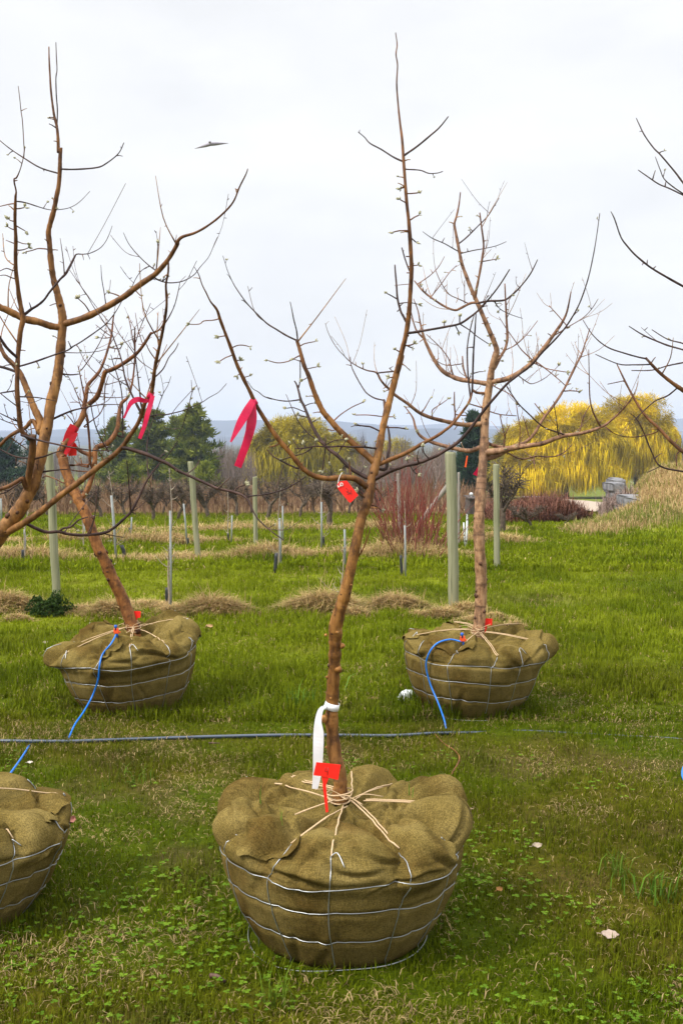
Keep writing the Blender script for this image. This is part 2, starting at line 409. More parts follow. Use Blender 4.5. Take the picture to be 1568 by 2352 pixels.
def strands(base, n, rng, sh, drop, colf, wid, lobes=7, seed=0, core=.30):
    """a weeping crown: base centre, half sizes sh; twigs spray outwards at the top and hang in long strands below"""
    th = rng.uniform(0, 2 * math.pi, n); cz = rng.uniform(-.5, 1, n); rr = core + (1 - core) * rng.uniform(0, 1, n) ** .5
    lob = .74 + .44 * fbm(th * lobes / 6.28 + cz * 2.0, cz * 2.6 + seed, seed, 4)
    hor = np.sqrt(np.clip(1 - np.clip(cz, 0, 1) ** 2, 0, 1))
    P = np.stack([np.cos(th) * hor * rr * lob * sh[0], np.sin(th) * hor * rr * lob * sh[1], cz * rr * lob * sh[2]], 1) + base
    hole = fbm(P[:, 0] * .42 + seed * 3, P[:, 2] * .42 + P[:, 1] * .3, seed + 40, 3); k = rng.uniform(0, 1, n) < sst(.30, .44, hole) * .85 + .15
    th, cz, rr, P = th[k], cz[k], rr[k], P[k]; n = len(th)
    g = sst(.62, .0, cz)[:, None]                                            # how much this twig hangs
    L = (rng.uniform(drop[0], drop[1], n) * (.5 + .8 * fbm(th * 4, cz * 3, seed + 3, 2)))[:, None] * (.30 + .70 * g)
    out = np.stack([np.cos(th) * hor[k], np.sin(th) * hor[k], np.clip(cz, -.2, 1) * .8], 1) * .55 + rng.normal(size=(n, 3)) * .42
    d = out * (1 - .80 * g) + np.array([0, 0, -1.0]) * (.28 + .72 * g)
    sd = rng.normal(size=(n, 3)); sd[:, 2] *= .3; sd /= np.linalg.norm(sd, axis=1)[:, None]
    w = (wid * rng.uniform(.5, 1.4, n))[:, None]; wob = rng.normal(size=(n, 3)) * .15 * L; wob[:, 2] = 0
    p0 = P; p1 = P + (out * .45 + np.array([0, 0, -.12])) * L * .6 + wob; p2 = P + d * L * .62 + out * L * .15 + wob * .6; p3 = P + d * L + out * L * .12
    V = np.stack([p0 - sd * w * .3, p0 + sd * w * .3, p1 - sd * w * .5, p1 + sd * w * .5, p2 - sd * w * .4, p2 + sd * w * .4, p3], 1).reshape(-1, 3)
    b = np.arange(n)[:, None] * 7
    q = np.concatenate([b + np.array([[0, 1, 3, 2]]), b + np.array([[2, 3, 5, 4]])]); t = b + np.array([[4, 5, 6]])
    c = colf(th, cz, rr, n); cc = np.repeat(c, 7, 0)
    return V, q, t, cc
def trunk_limbs(mb, base, top, r, n, spread, rg, fork=.3):
    b = Vector(base); t = Vector(top); ax = t - b
    ctr = catmull([tuple(b - Vector((0, 0, .3))), tuple(b + ax * .2 + Vector((rg.uniform(-.1, .1) * spread, 0, 0))), tuple(b + ax * .5 + Vector((rg.uniform(-.15, .15) * spread, rg.uniform(-.1, .1) * spread, 0))), tuple(b + ax * .95)], 4)
    mb.tube(ctr, np.linspace(r, r * .18, len(ctr)), 8, lump=.06, seed=rg.randint(0, 999))
    for k in range(n):
        s = b + ax * rg.uniform(fork, .75); a = rg.uniform(0, 6.28); Ls = spread * rg.uniform(.5, 1.05)
        e = s + Vector((math.cos(a) * Ls, math.sin(a) * Ls, ax.length * rg.uniform(.12, .34)))
        m = (s + e) / 2 + Vector((0, 0, -ax.length * .04))
        c = catmull([tuple(s), tuple(m), tuple(e)], 4); rr = r * rg.uniform(.25, .45)
        mb.tube(c, np.linspace(rr, rr * .2, len(c)), 6, lump=.05, seed=k)
def willow(xd, Y, ytop, ybase, half, label, seed, n, hue, drop, base_frac=.52):
    rg = random.Random(seed); r_ = np.random.default_rng(seed); X = X_at(xd, Y); zb = H(X, Y); zt = Z_at(ytop, Y); hw = half / F * Y
    e = empty('willow_tree', (X, Y, zb), label, 'tree', 'yellow willows in the valley')
    mb = MB(); mb.col = (.055, .042, .030); h = zt - zb
    trunk_limbs(mb, (X, Y, zb), (X + rg.uniform(-.5, .5), Y, zb + h * .85), h * .035, 22, hw * .8, rg, .22)
    mb.build('trunk', M_WOOD_FAR, e)
    c0, c1, c2 = np.array(hue[0]), np.array(hue[1]), np.array(hue[2])
    def colf(th, cz, rr, k):
        c = lerp(c0, c1, r_.uniform(0, 1, k)); return lerp(c, c2, r_.uniform(0, 1, k) ** 3 * .7)
    V, q, t, cc = strands(np.array([X, Y, zb + h * base_frac]), int(n * 4.6), r_, (hw, hw * .8, h * (1 - base_frac) * 1.08), drop, colf, .085, 8, seed)
    g = Hn(V[:, 0], V[:, 1]) + .35; V[:, 2] = np.maximum(V[:, 2], g)
    f3 = fbm(V[:, 0] * .55 + seed, V[:, 2] * .55, seed, 4); cc = cc * (.62 + .85 * sst(.3, .7, f3))[:, None]
    big_mesh('crown', V - np.array([X, Y, zb]), q, t, cc, M_LEAF, e)
YEL = [(.48, .345, .004), (.67, .475, .006), (.24, .20, .010)]
OLV = [(.25, .21, .014), (.44, .34, .010), (.16, .13, .02)]
willow(1300, 150, 932, 1142, 132, 'broad bright yellow willow with a low drooping skirt beside the gravel track', 3, 20000, YEL, (1.3, 3.6))
willow(1455, 158, 912, 1140, 98, 'tallest yellow willow, dark trunk showing below, behind the stone block wall', 8, 17000, YEL, (1.1, 2.8))
willow(1218, 146, 1030, 1150, 62, 'low yellow willow with strands hanging almost to the gravel track', 10, 7000, YEL, (1.4, 3.6))
willow(1170, 172, 985, 1135, 50, 'small olive yellow willow behind the upright treated post', 14, 4500, OLV, (1.4, 3.2))
willow(672, 140, 958, 1140, 100, 'rounded olive yellow willow behind the pink ribbon', 21, 13000, OLV, (1.1, 3.0))
willow(775, 165, 1000, 1135, 62, 'lower yellow topped willow between two limbs of the middle apple tree', 27, 8000, OLV, (1.5, 3.2))
willow(905, 205, 1008, 1125, 55, 'faint olive willow far behind the red stemmed shrub', 31, 4200, OLV, (1.5, 3))
willow(1640, 215, 1020, 1135, 60, 'olive willow at the edge of the frame behind the dry grass mound', 35, 5000, OLV, (1.5, 3.4))

def conifer(xd, Y, ytop, ybase, half, label, seed, n, cols, shape, cat='tree', group='dark conifers in the valley'):
    rg = random.Random(seed); r_ = np.random.default_rng(seed); X = X_at(xd, Y); zb = H(X, Y); zt = Z_at(ytop, Y); h = zt - zb; hw = half / F * Y
    e = empty('pine_tree', (X, Y, zb), label, cat, group)
    mb = MB(); mb.col = (.05, .038, .03)
    mb.tube([(X, Y, zb - .3), (X + .1, Y, zb + h * .5), (X, Y, zb + h * .97)], [h * .022, h * .014, .03], 8)
    ws = []
    f = .16
    while f < .97:                                                        # whorls of boughs
        k = rg.randint(4, 6); rad = hw * np.interp(f, [p[0] for p in shape], [p[1] for p in shape])
        for j in range(k):
            a = rg.uniform(0, 6.28); L = rad * rg.uniform(.42, 1.22); z0 = zb + h * f
            tip = Vector((X + math.cos(a) * L, Y + math.sin(a) * L, z0 + h * rg.uniform(-.01, .07)))
            mb.tube([(X, Y, z0), ((X + tip.x) / 2, (Y + tip.y) / 2, z0 + h * .005), tuple(tip)], [h * .006, h * .004, .02], 4)
            ws.append(((X, Y, z0), tip, L))
        f += rg.uniform(.028, .05)
    mb.build('trunk', M_WOOD_FAR, e)
    per = max(4, n // len(ws)); P = []; D = []; CC = []
    for (s, t, L) in ws:
        s = np.array(s); t = np.array(t); u = (r_.uniform(.05, 1.08, per) ** .6)[:, None]
        P.append(s + (t - s) * u + r_.normal(size=(per, 3)) * (.035 * h ** .5 + .05 * L) * np.array([1, 1, .6])); 
        d = (t - s) / max(L, .01); D.append(np.repeat(d[None], per, 0) * .5 + r_.normal(size=(per, 3)) * .55 + np.array([0, 0, .5]))
        k = r_.uniform(0, 1); CC.append(lerp(np.array(cols[0]), np.array(cols[1]), np.clip(k * .7 + r_.uniform(0, .45, per), 0, 1)))
    P = np.concatenate(P); D = np.concatenate(D); CC = np.concatenate(CC); m = len(P)
    D /= np.linalg.norm(D, axis=1)[:, None]; sd = np.cross(D, r_.normal(size=(m, 3))); sd /= np.linalg.norm(sd, axis=1)[:, None]
    l = r_.uniform(.30, .70, m)[:, None] * (h / 12) ** .5; w = .06 * (h / 12) ** .5
    V = np.stack([P - sd * w, P + sd * w, P + D * l + sd * w * 1.2, P + D * l - sd * w * 1.2, P + D * l * 1.5], 1).reshape(-1, 3)
    b = np.arange(m)[:, None] * 5; q = b + np.array([[0, 1, 2, 3]]); t = b + np.array([[3, 2, 4]])
    big_mesh('crown', V - np.array([X, Y, zb]), q, t, np.repeat(CC, 5, 0), M_LEAF, e)
PINE = [(.038, .068, .010), (.200, .218, .026)]; PINE2 = [(.050, .090, .012), (.230, .245, .030)]; SPR = [(.012, .034, .016), (.038, .074, .034)]
SH = [(.1, .75), (.3, 1), (.6, .8), (.85, .45), (1, .08)]
conifer(350, 128, 951, 1160, 62, 'broad mid green pine behind the dangling pink ribbon end', 2, 9000, PINE, SH)
conifer(448, 122, 942, 1160, 60, 'tallest dark pine at the right edge of the pine clump', 5, 10000, PINE, SH)
conifer(268, 132, 968, 1158, 48, 'slender pale green pine at the left of the pine clump', 7, 6000, PINE, SH)
conifer(405, 140, 962, 1158, 44, 'pine standing between the two broadest pines of the clump', 9, 5500, PINE, SH)
conifer(300, 96, 1062, 1168, 46, 'low yellowish green pine in front of the pine clump', 11, 5000, PINE2, [(.05, 1), (.4, .95), (.8, .5), (1, .1)])
conifer(470, 98, 1068, 1168, 40, 'short bushy pine at the foot of the tallest pine', 12, 4500, PINE2, [(.05, 1), (.4, .95), (.8, .5), (1, .1)])
conifer(12, 118, 1010, 1160, 62, 'dark pine behind the leaning tan trunk at the frame edge', 15, 7000, SPR, SH)
conifer(72, 190, 1008, 1150, 26, 'small far spruce left of the tall tan trunk', 16, 2500, SPR, [(.05, 1), (1, .05)])
conifer(1086, 92, 955, 1150, 34, 'dark narrow spruce directly behind the rear right apple trunk', 18, 6500, SPR, [(.03, 1), (.4, .8), (.75, .45), (1, .04)])
conifer(1058, 105, 1045, 1150, 30, 'small dark spruce beside the narrow spruce', 19, 3000, SPR, [(.03, 1), (.4, .8), (.75, .45), (1, .04)])

def twig_wood(name, n, xr, Yr, hr, cols, seed, twigs=26, wid=.10, kind='stuff', label=None, cat=None, lean=.35):
    """many bare trees that read as one far mass: each a stem with a fan of thin twigs"""
    r_ = np.random.default_rng(seed); Vs = []; q = []; cs = []; o = 0
    Y = r_.uniform(*Yr, n); xd = r_.uniform(*xr, n); X = (xd - CX) / F * Y; Z = Hn(X, Y); h = r_.uniform(*hr, n)
    m = n * twigs; k = np.repeat(np.arange(n), twigs)
    f = r_.uniform(.05, .75, m); f[::twigs] = 0
    s = np.stack([X[k], Y[k], Z[k] + h[k] * f], 1); L = h[k] * (1 - f) * r_.uniform(.5, 1.0, m); a = r_.uniform(0, 6.28, m); ln = r_.uniform(.1, lean, m); ln[::twigs] = .03
    e = s + np.stack([np.cos(a) * ln * L, np.sin(a) * ln * L, np.sqrt(1 - ln ** 2) * L], 1)
    mid = (s + e) / 2 + np.stack([np.cos(a), np.sin(a), 0 * a], 1) * (L * ln * .18)[:, None]
    sd = np.stack([np.ones(m), r_.uniform(-.6, .6, m), np.zeros(m)], 1); w = wid * r_.uniform(.5, 1.2, m); w[::twigs] *= 2.2; w = w[:, None] / 2
    V = np.stack([s - sd * w, s + sd * w, mid - sd * w * .7, mid + sd * w * .7, e], 1).reshape(-1, 3)
    b = np.arange(m)[:, None] * 5
    c = lerp(np.array(cols[0]), np.array(cols[1]), np.clip(np.repeat(r_.uniform(0, 1, n), twigs) * .7 + r_.uniform(0, .3, m), 0, 1))
    o = big_mesh(name, V, b + np.array([[0, 1, 3, 2]]), b + np.array([[2, 3, 4]]), np.repeat(c, 5, 0), M_WOOD_FAR)
    return tag(o, label, cat, kind=kind)
twig_wood('bare_woodland', 420, (-250, 1850), (215, 330), (6.5, 10.5), [(.10, .080, .075), (.20, .155, .13)], 3, 30, .12, label='far belt of bare grey brown trees below the blue hills', cat='woodland')
twig_wood('bare_woodland', 90, (485, 1010), (150, 205), (6, 10), [(.12, .085, .075), (.20, .150, .125)], 5, 40, .07, label='bare grey brown trees between the pines and the yellow willow', cat='woodland')
twig_wood('bare_woodland', 60, (820, 1075), (100, 150), (3.5, 6.5), [(.12, .080, .065), (.22, .160, .135)], 15, 40, .05, label='bare brown wood standing behind the red stemmed shrub', cat='woodland', lean=.6)
twig_wood('bare_woodland', 46, (498, 580), (120, 160), (4.0, 7.5), [(.12, .085, .075), (.21, .160, .14)], 16, 40, .05, label='patch of bare grey trees between the pines and the rounded willow', cat='woodland', lean=.5)
twig_wood('bare_undergrowth', 1900, (-200, 1150), (36, 92), (.4, 1.6), [(.13, .075, .045), (.27, .175, .105)], 7, 14, .028, label='dull brown brush along the far side of the orchard', cat='undergrowth', lean=.6)
# ------------------------------------------------------------------ grass
BALLS = [(0.0, 3.42, .30), (-1.24, 6.4, .29), (.75, 6.3, .29), (-1.34, 3.60, .31), (1.66, 3.7, .31)]
def scatter(n, y0, y1, rng, power=1.0, margin=1.0):
    """points in the wedge seen by the camera plus a margin each side"""
    Y = y0 + (y1 - y0) * rng.uniform(0, 1, n) ** power
    X = rng.uniform(-1, 1, n) * (Y * .335 + margin)
    return X, Y
def off_balls(X, Y, g=0.0):
    k = np.ones(len(X), dtype=bool)
    for bx, by, r in BALLS: k &= (X - bx) ** 2 + (Y - by) ** 2 > (r + g) ** 2
    return k
def lawn(name, n, y0, y1, h, w, rng, power, label, near):
    X, Y = scatter(n, y0, y1, rng, power, .9)
    pat = fbm(X * 1.3, Y * 1.3, 31); fine = fbm(X * 7, Y * 7, 91, 3)
    k = off_balls(X, Y) & (rng.uniform(0, 1, n) < .30 + 1.1 * sst(.30, .62, fine)) & (rng.uniform(0, 1, n) > row_mask(X, Y) * .8) & (rng.uniform(0, 1, n) > mound_mask(X, Y))
    X, Y, pat, fine = X[k], Y[k], pat[k], fine[k]; m = len(X)
    base = zone(X, Y)
    g = lerp(GREEN1, GREEN2, np.clip(rng.uniform(0, 1, m) * .6 + sst(.35, .7, pat) * .5, 0, 1))
    g = lerp(g, DARKG, sst(.62, .8, fbm(X * 2.1, Y * 2.1, 13, 3)) * .6)
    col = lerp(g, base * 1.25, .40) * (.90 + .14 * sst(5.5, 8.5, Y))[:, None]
    st = rng.uniform(0, 1, m) < (.07 + .30 * sst(.50, .72, fbm(X * 3.1, Y * 3.1, 57, 3))) * (1.0 if near else .55)
    col[st] = lerp(STRAW * 1.05, BROWN * 1.5, rng.uniform(0, 1, st.sum()) ** 1.2)
    col *= rng.uniform(.72, 1.22, m)[:, None]
    hh = rng.uniform(h[0], h[1], m) * (.55 + .9 * sst(.3, .75, fbm(X * 2.1, Y * 2.1, 13, 3)) + .25 * fine); hh[st] *= .75
    for bx, by, br in BALLS: hh *= 1 + .9 * np.exp(-((np.hypot(X - bx, Y - by) - br) / .07) ** 2)      # uncut against the balls
    lean = np.clip(rng.normal(.38, .2, m), 0, .95); lean[st] = np.clip(rng.normal(.8, .15, st.sum()), .3, 1.0)
    P = np.stack([X, Y, Hn(X, Y) - .004], 1)
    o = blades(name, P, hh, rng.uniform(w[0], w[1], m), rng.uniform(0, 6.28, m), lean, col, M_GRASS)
    return tag(o, label, 'grass', kind='stuff')
rg1 = np.random.default_rng(11)
lawn('grass', 230000, 2.55, 6.2, (.018, .050), (.0022, .0045), rg1, 1.35, 'short mown lawn of green and straw blades around the front root balls', True)
lawn('grass', 210000, 6.0, 13.0, (.03, .085), (.004, .008), rg1, 1.2, 'longer green grass around and behind the rear root balls', False)
lawn('grass', 190000, 12.5, 40.0, (.05, .13), (.010, .022), rg1, 1.3, 'bright green grass between the orchard rows', False)

# pale thatch lying between the blades
n = 30000; X, Y = scatter(n, 2.6, 7.5, rg1, 1.3, .9)
k = off_balls(X, Y) & (rg1.uniform(0, 1, n) < .15 + .85 * sst(.48, .7, fbm(X * 3.1, Y * 3.1, 57, 3))); X, Y = X[k], Y[k]; m = len(X)
az = rg1.uniform(0, 6.28, m); L = rg1.uniform(.015, .05, m)
tag(blades('dead_grass', np.stack([X, Y, Hn(X, Y) + rg1.uniform(.002, .016, m)], 1), L, rg1.uniform(.002, .0038, m), az, rg1.uniform(.93, 1.08, m),
    lerp(STRAW * 1.1, BROWN, rg1.uniform(0, 1, m) ** 1.4), M_DRY), 'pale dead grass clippings lying between the green blades', 'dead grass', kind='stuff')

# clover and small broad leaves in the near lawn
def clover(n):
    X, Y = scatter(n, 2.6, 5.4, rg1, 1.2, .7)
    f = fbm(X * 1.7, Y * 1.7, 133, 3) + .25 * sst(0.1, -.9, X) * sst(4.2, 3.0, Y)
    k = off_balls(X, Y, .01) & (rg1.uniform(0, 1, n) < sst(.50, .68, f)); X, Y = X[k], Y[k]; m = len(X)
    Z = Hn(X, Y) + rg1.uniform(.010, .034, m); vs = []; ts = []; cs = []
    a0 = rg1.uniform(0, 6.28, m); r = rg1.uniform(.0035, .0075, m); col = lerp(np.array([.075, .150, .010]), np.array([.150, .240, .020]), rg1.uniform(0, 1, m))
    V = []; 
    for j in range(3):
        a = a0 + j * 2.094; cx, cy = X + np.cos(a) * r, Y + np.sin(a) * r
        for q in range(6):
            b = a + q * 1.047; V.append(np.stack([cx + np.cos(b) * r * .92, cy + np.sin(b) * r * .92, Z + .18 * r * np.cos(q * 1.9 + a0)], 1))
    V = np.stack(V, 1).reshape(-1, 3); b = (np.arange(m * 3) * 6)[:, None]
    q = np.concatenate([b + np.array([[0, 1, 2, 3]]), b + np.array([[0, 3, 4, 5]])])
    tag(big_mesh('clover', V, q, np.zeros((0, 3)), np.repeat(col, 18, 0), M_GRASS), 'bright green clover leaves spread through the near lawn', 'clover', kind='stuff')
clover(5200)

# uncut dry grass in strips under the orchard rows, and on the mound
def dry_row(y0, wd, x0, x1, n, h, seed, label, spots=None):
    r = np.random.default_rng(seed); nm = int((x1 - x0) * 2.6 / (y0 / 10.35) ** .5); cx = np.sort(r.uniform(x0, x1, nm)); cy = y0 + r.normal(0, wd * .22, nm); cr = r.uniform(.14, .44, nm) * (y0 / 10.35) ** .5
    if spots:
        g = [G(x, y) for x, y, w in spots]; cx = np.array([p.x for p in g]); cy = np.array([p.y for p in g]); cr = np.array([w / F * p.y for (x, y, w), p in zip(spots, g)]); nm = len(g)
    k = r.choice(nm, n, p=cr ** 1.5 / (cr ** 1.5).sum()); X = cx[k] + r.normal(0, .62, n) * cr[k] * 1.6; Y = cy[k] + r.normal(0, .5, n) * cr[k]; m = n
    d = np.hypot((X - cx[k]) / 1.5, Y - cy[k]) / cr[k]; mh = r.uniform(.45, 1.25, nm)[k]
    hh = r.uniform(*h, m) * (.35 + .75 * cr[k] / .4) * mh * np.clip(1.25 - .55 * d, .3, 1.2); ln = np.clip(r.normal(.78, .2, m), .1, 1); up = r.uniform(0, 1, m) < .008; ln[up] = r.uniform(.0, .35, up.sum()); hh[up] *= 1.7
    az = np.where(r.uniform(0, 1, m) < .35, np.arctan2(Y - cy[k], X - cx[k]) + r.normal(0, .8, m), r.normal(0, .5, m) + 3.14 * r.integers(0, 2, m)); zoff = r.uniform(0, 1, m) ** 1.5 * .085 * (y0 / 10.35) ** .5 * mh * np.clip(1 - d * .75, 0, 1); tone = r.uniform(0, 1, nm)[k]
    col = lerp(STRAW * 1.55, BROWN * 2.0, np.clip(r.uniform(0, 1, m) ** 1.6 * .8 + tone * .25, 0, 1)); gk = r.uniform(0, 1, m) < .10 + .25 * sst(.5, 1.2, d); col[gk] = GREEN2 * .9
    w = r.uniform(.004, .009, m) * (y0 / 10.)
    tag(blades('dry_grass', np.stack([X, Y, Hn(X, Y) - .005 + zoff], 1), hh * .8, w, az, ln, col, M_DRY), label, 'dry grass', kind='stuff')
dry_row(10.35, .75, -5.2, 1.75, 52000, (.16, .36), 61, 'tufts of matted straw grass along the nearest orchard row', [(-60, 1402, 70), (10, 1400, 50), (40, 1425, 22), (195, 1408, 44), (258, 1414, 36), (330, 1398, 60), (395, 1412, 26), (490, 1412, 52), (450, 1404, 22), (690, 1396, 30), (745, 1404, 58), (812, 1418, 30), (905, 1400, 50), (960, 1418, 24), (1015, 1420, 30), (1070, 1408, 36), (1120, 1428, 40), (1180, 1445, 20)])
dry_row(14.4, .85, -6.8, 2.35, 21000, (.12, .28), 62, 'tufts of straw grass along the second orchard row')
dry_row(17.6, .9, -8.0, 2.5, 17000, (.12, .28), 63, 'tufts of straw grass along the third orchard row')
dry_row(22.0, 1.1, -10.0, 3.6, 14000, (.14, .3), 64, 'sparse straw grass along the far orchard row')
r = np.random.default_rng(77); n = 150000; Y = 19.5 + 28 * r.uniform(0, 1, n) ** 1.3; X = .243 * Y - 2.2 + r.uniform(0, 1, n) * 11
k = r.uniform(0, 1, n) < mound_mask(X, Y) * 1.0; X, Y = X[k], Y[k]; m = len(X); pt = fbm(X * .8, Y * .5, 71)
col = lerp(STRAW * 1.2, BROWN * 2, r.uniform(0, 1, m) ** 1.8); gk = r.uniform(0, 1, m) < .12 + .5 * sst(.5, .7, pt); col[gk] = lerp(GREEN2, np.array([.17, .19, .05]), r.uniform(0, 1, gk.sum()))
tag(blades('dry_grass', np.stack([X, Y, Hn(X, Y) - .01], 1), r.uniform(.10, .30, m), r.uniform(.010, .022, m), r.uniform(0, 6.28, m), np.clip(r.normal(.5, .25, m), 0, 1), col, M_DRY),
    'pale dry grass covering the mound beside the stone block wall', 'dry grass', kind='stuff')
# ------------------------------------------------------------------ posts, stakes, saplings and old trees of the orchard
M_POST = m_plain('weathered green treated post', [(.22, (.080, .080, .050)), (.42, (.205, .208, .122)), (.6, (.26, .258, .165)), (.8, (.36, .345, .24))], 11, .85, .12, (.6, .006), (5, 5, .22))
M_GREY = m_plain('silver grey old timber', [(.3, (.17, .15, .13)), (.7, (.34, .31, .275))], 14, .9, .1, (.5, .004), (4, 4, .4))
M_STAKE = m_plain('galvanised conduit', [(.3, (.17, .185, .18)), (.7, (.28, .30, .29))], 12, .5, .4, None)
M_GUARD = m_plain('black plastic guard', [(.3, (.012, .014, .016)), (.7, (.035, .038, .042))], 20, .5, .4, (.2, .002))
M_PALE = m_plain('grey sapling bark', [(.3, (.17, .135, .10)), (.7, (.38, .32, .25))], 30, .8, .15, (.4, .002))
M_OLD = m_plain('dark old apple bark', [(.3, (.045, .034, .027)), (.7, (.15, .115, .088))], 14, .9, .1, (.6, .01))

def span(xt, yt, xb, yb):
    b = G(xb, yb); Y = b.y; return at(xt, yt, Y), b
def post(xt, yt, xb, yb, w, label, m=None, name='wooden_post', group='treated posts in the orchard'):
    t, b = span(xt, yt, xb, yb); r = w / 2 / F * b.y; mb = MB(); rg = random.Random(int(xb)); n = 12
    P = [b - Vector((0, 0, .1))] + [b + (t - b) * u + Vector((rg.uniform(-1, 1) * r * .10, 0, 0)) for u in np.linspace(.02, .985, 9)] + [t]
    mb.tube(P, [r * 1.04] + [r * (1 + .03 * rg.uniform(-1, 1)) for _ in range(9)] + [r * .93], n, lump=.02, seed=int(xb))
    return tag(mb.build(name, m or M_POST, smooth=True), label, 'post', group)
post(1034, 1038, 1042, 1404, 24.5, 'thickest pale green post, beside the upright ringed apple trunk')
post(1139, 1066, 1140, 1306, 14.5, 'slim pale green post just past the upright ringed apple trunk')
post(113, 1037, 131, 1372, 19, 'pale green post behind the crossing limbs of the big tan tree')
post(438, 1060, 455, 1287, 13.5, 'weathered post leaning slightly in front of the pine clump')
post(585, 1095, 587, 1252, 10.5, 'shortest pale post, under the dangling pink ribbon tails')
post(1053, 1085, 1053, 1252, 6, 'thin old grey post partly hidden by the thickest green post', M_GREY, group='old grey timbers')
post(914, 1088, 918, 1250, 7.5, 'grey old post standing inside the red stemmed shrub', M_GREY, group='old grey timbers')
# leaning brace
b = G(918, 1255); Yb = b.y; mb = MB(); p0 = at(955, 1212, Yb + 1.5); p1 = at(1040, 1100, Yb + 1.2); mb.tube([p0 + (p1 - p0) * u for u in np.linspace(0, 1, 6)], [.042, .043, .041, .042, .04, .04], 9, lump=.05)
tag(mb.build('timber_brace', M_GREY), 'grey round timber leaning diagonally from the red shrub to a post', 'brace')

# nest box on a peeling white pole
b = G(1070, 1256); Y = b.y; nb = empty('nest_box', b, 'dark wooden nest box on a peeling white pole between two posts', 'nest box')
m_wp = m_plain('peeling white paint', [(.38, (.16, .13, .11)), (.48, (.62, .64, .66)), (.8, (.72, .74, .76))], 16, .7, .2, (.4, .002)); m_box = m_plain('weathered dark board', [(.3, (.06, .045, .042)), (.7, (.13, .11, .10))], 12, .9, .1, (.4, .003), (6, 6, .6))
mb = MB(); mb.tube([b - Vector((0, 0, .05)), b + Vector((.004, 0, .2)), at(1073, 1180, Y)], [.017, .017, .016], 9, lump=.06); mb.tube([b + Vector((-.02, .02, 0)), at(1064, 1200, Y + .02)], .012, 7); mb.build('pole', m_wp, nb)
c = at(1081, 1162, Y); wx = 20 / F * Y; hz = 36 / F * Y; rot = Matrix.Rotation(.35, 3, 'Z') @ Matrix.Rotation(.05, 3, 'Y')
mb = MB(); mb.box(c, wx, wx * 1.1, hz, rot); mb.build('box_body', m_box, nb, smooth=False)
mb = MB(); mb.box(c + Vector((0, -.012, hz / 2 + .012)), wx * 1.25, wx * 1.4, .02, rot @ Matrix.Rotation(.22, 3, 'X')); mb.build('box_lid', m_box, nb, smooth=False)
mb = MB(); mb.tube([c + Vector((0, 0, hz / 2)), c + Vector((0, 0, hz / 2 + .05))], .012, 8); mb.tube([c + Vector((0, 0, hz / 2 + .045)), c + Vector((0, 0, hz / 2 + .07)), c + Vector((0, 0, hz / 2 + .085))], [.028, .03, .012], 10); mb.build('insulator', m_wp, nb)

STAKE_G = 'thin metal stakes of the young orchard rows'
def stake(xt, yt, xb, yb, w, label):
    t, b = span(xt, yt, xb, yb); r = max(.006, w / 2 / F * b.y); mb = MB(); mb.tube([b - Vector((0, 0, .05)), (b + t) / 2 + Vector((.003, 0, 0)), t], r, 8)
    tag(mb.build('metal_stake', M_STAKE), label, 'stake', STAKE_G); return b
def guard(xt, yt, xb, yb, w, label, lean=0):
    t, b = span(xt, yt, xb, yb); r = w / 2 / F * b.y; mb = MB(); n = 9; vs = []
    for i, u in enumerate(np.linspace(0, 1, 6)):
        p = b + (t - b) * u + Vector((lean * .03 * math.sin(u * 3), 0, 0))
        for j in range(n):
            a = 2 * math.pi * j / n; k = 1 + .12 * math.sin(3 * a + i); vs.append(p + Vector((math.cos(a) * r * k, math.sin(a) * r * k, .006 * math.sin(a * 2))))
    mb.add(vs, [(i * n + j, i * n + (j + 1) % n, (i + 1) * n + (j + 1) % n, (i + 1) * n + j) for i in range(5) for j in range(n)])
    o = mb.build('trunk_guard', M_GUARD); sm = o.modifiers.new('thickness', 'SOLIDIFY'); sm.thickness = .004
    tag(o, label, 'trunk guard', 'black guards round young trunks')
SAP_G = 'thin young trees in the orchard rows'
def sapling(xt, yt, xb, yb, w, label, seed, nb=10, sp=.35):
    t, b = span(xt, yt, xb, yb); rg = random.Random(seed); e = empty('young_tree', b, label, 'young tree', SAP_G); mb = MB(); h = (t - b).length; r = w / 2 / F * b.y
    P = catmull([tuple(b - Vector((0, 0, .03))), tuple(b + (t - b) * .3 + Vector((rg.uniform(-.02, .02), 0, 0))), tuple(b + (t - b) * .65 + Vector((rg.uniform(-.03, .03), 0, 0))), tuple(t)], 6); P = [Vector(p) for p in P]
    mb.tube(P, np.linspace(r, r * .3, len(P)), 7, lump=.1, seed=seed); mb.build('trunk', M_PALE, e)
    for k in range(nb):
        mb = MB(); i = rg.randint(len(P) // 4, len(P) - 2); a = rg.uniform(0, 6.28); L = h * sp * rg.uniform(.25, .8) * (1.15 - i / len(P)); d = Vector((math.cos(a), math.sin(a) * .6, rg.uniform(.1, .8))).normalized()
        c = catmull([tuple(P[i]), tuple(P[i] + d * L * .5), tuple(P[i] + d * L + Vector((0, 0, L * .25)))], 3); mb.tube(c, np.linspace(r * .5, r * .18, len(c)), 5, lump=.1, seed=k)
        for q in c[2::2]: mb.tube([Vector(q), Vector(q) + Vector((rg.uniform(-1, 1), rg.uniform(-.5, .5), rg.uniform(.2, 1))) * L * .22], [r * .25, r * .12], 4)
        mb.build('branch', M_PALE, e)
stake(256, 1138, 268, 1291, 5.5, 'metal stake with a curved black guard leaning beside its foot'); guard(278, 1252, 283, 1290, 9, 'curved black guard leaning beside a stake in the second row', 1)
stake(391, 1173, 393, 1404, 5, 'tallest metal stake, at the nearest dry grass row behind the leaning tree'); guard(384, 1350, 383, 1390, 8, 'ragged dark guard at the foot of the tallest stake')
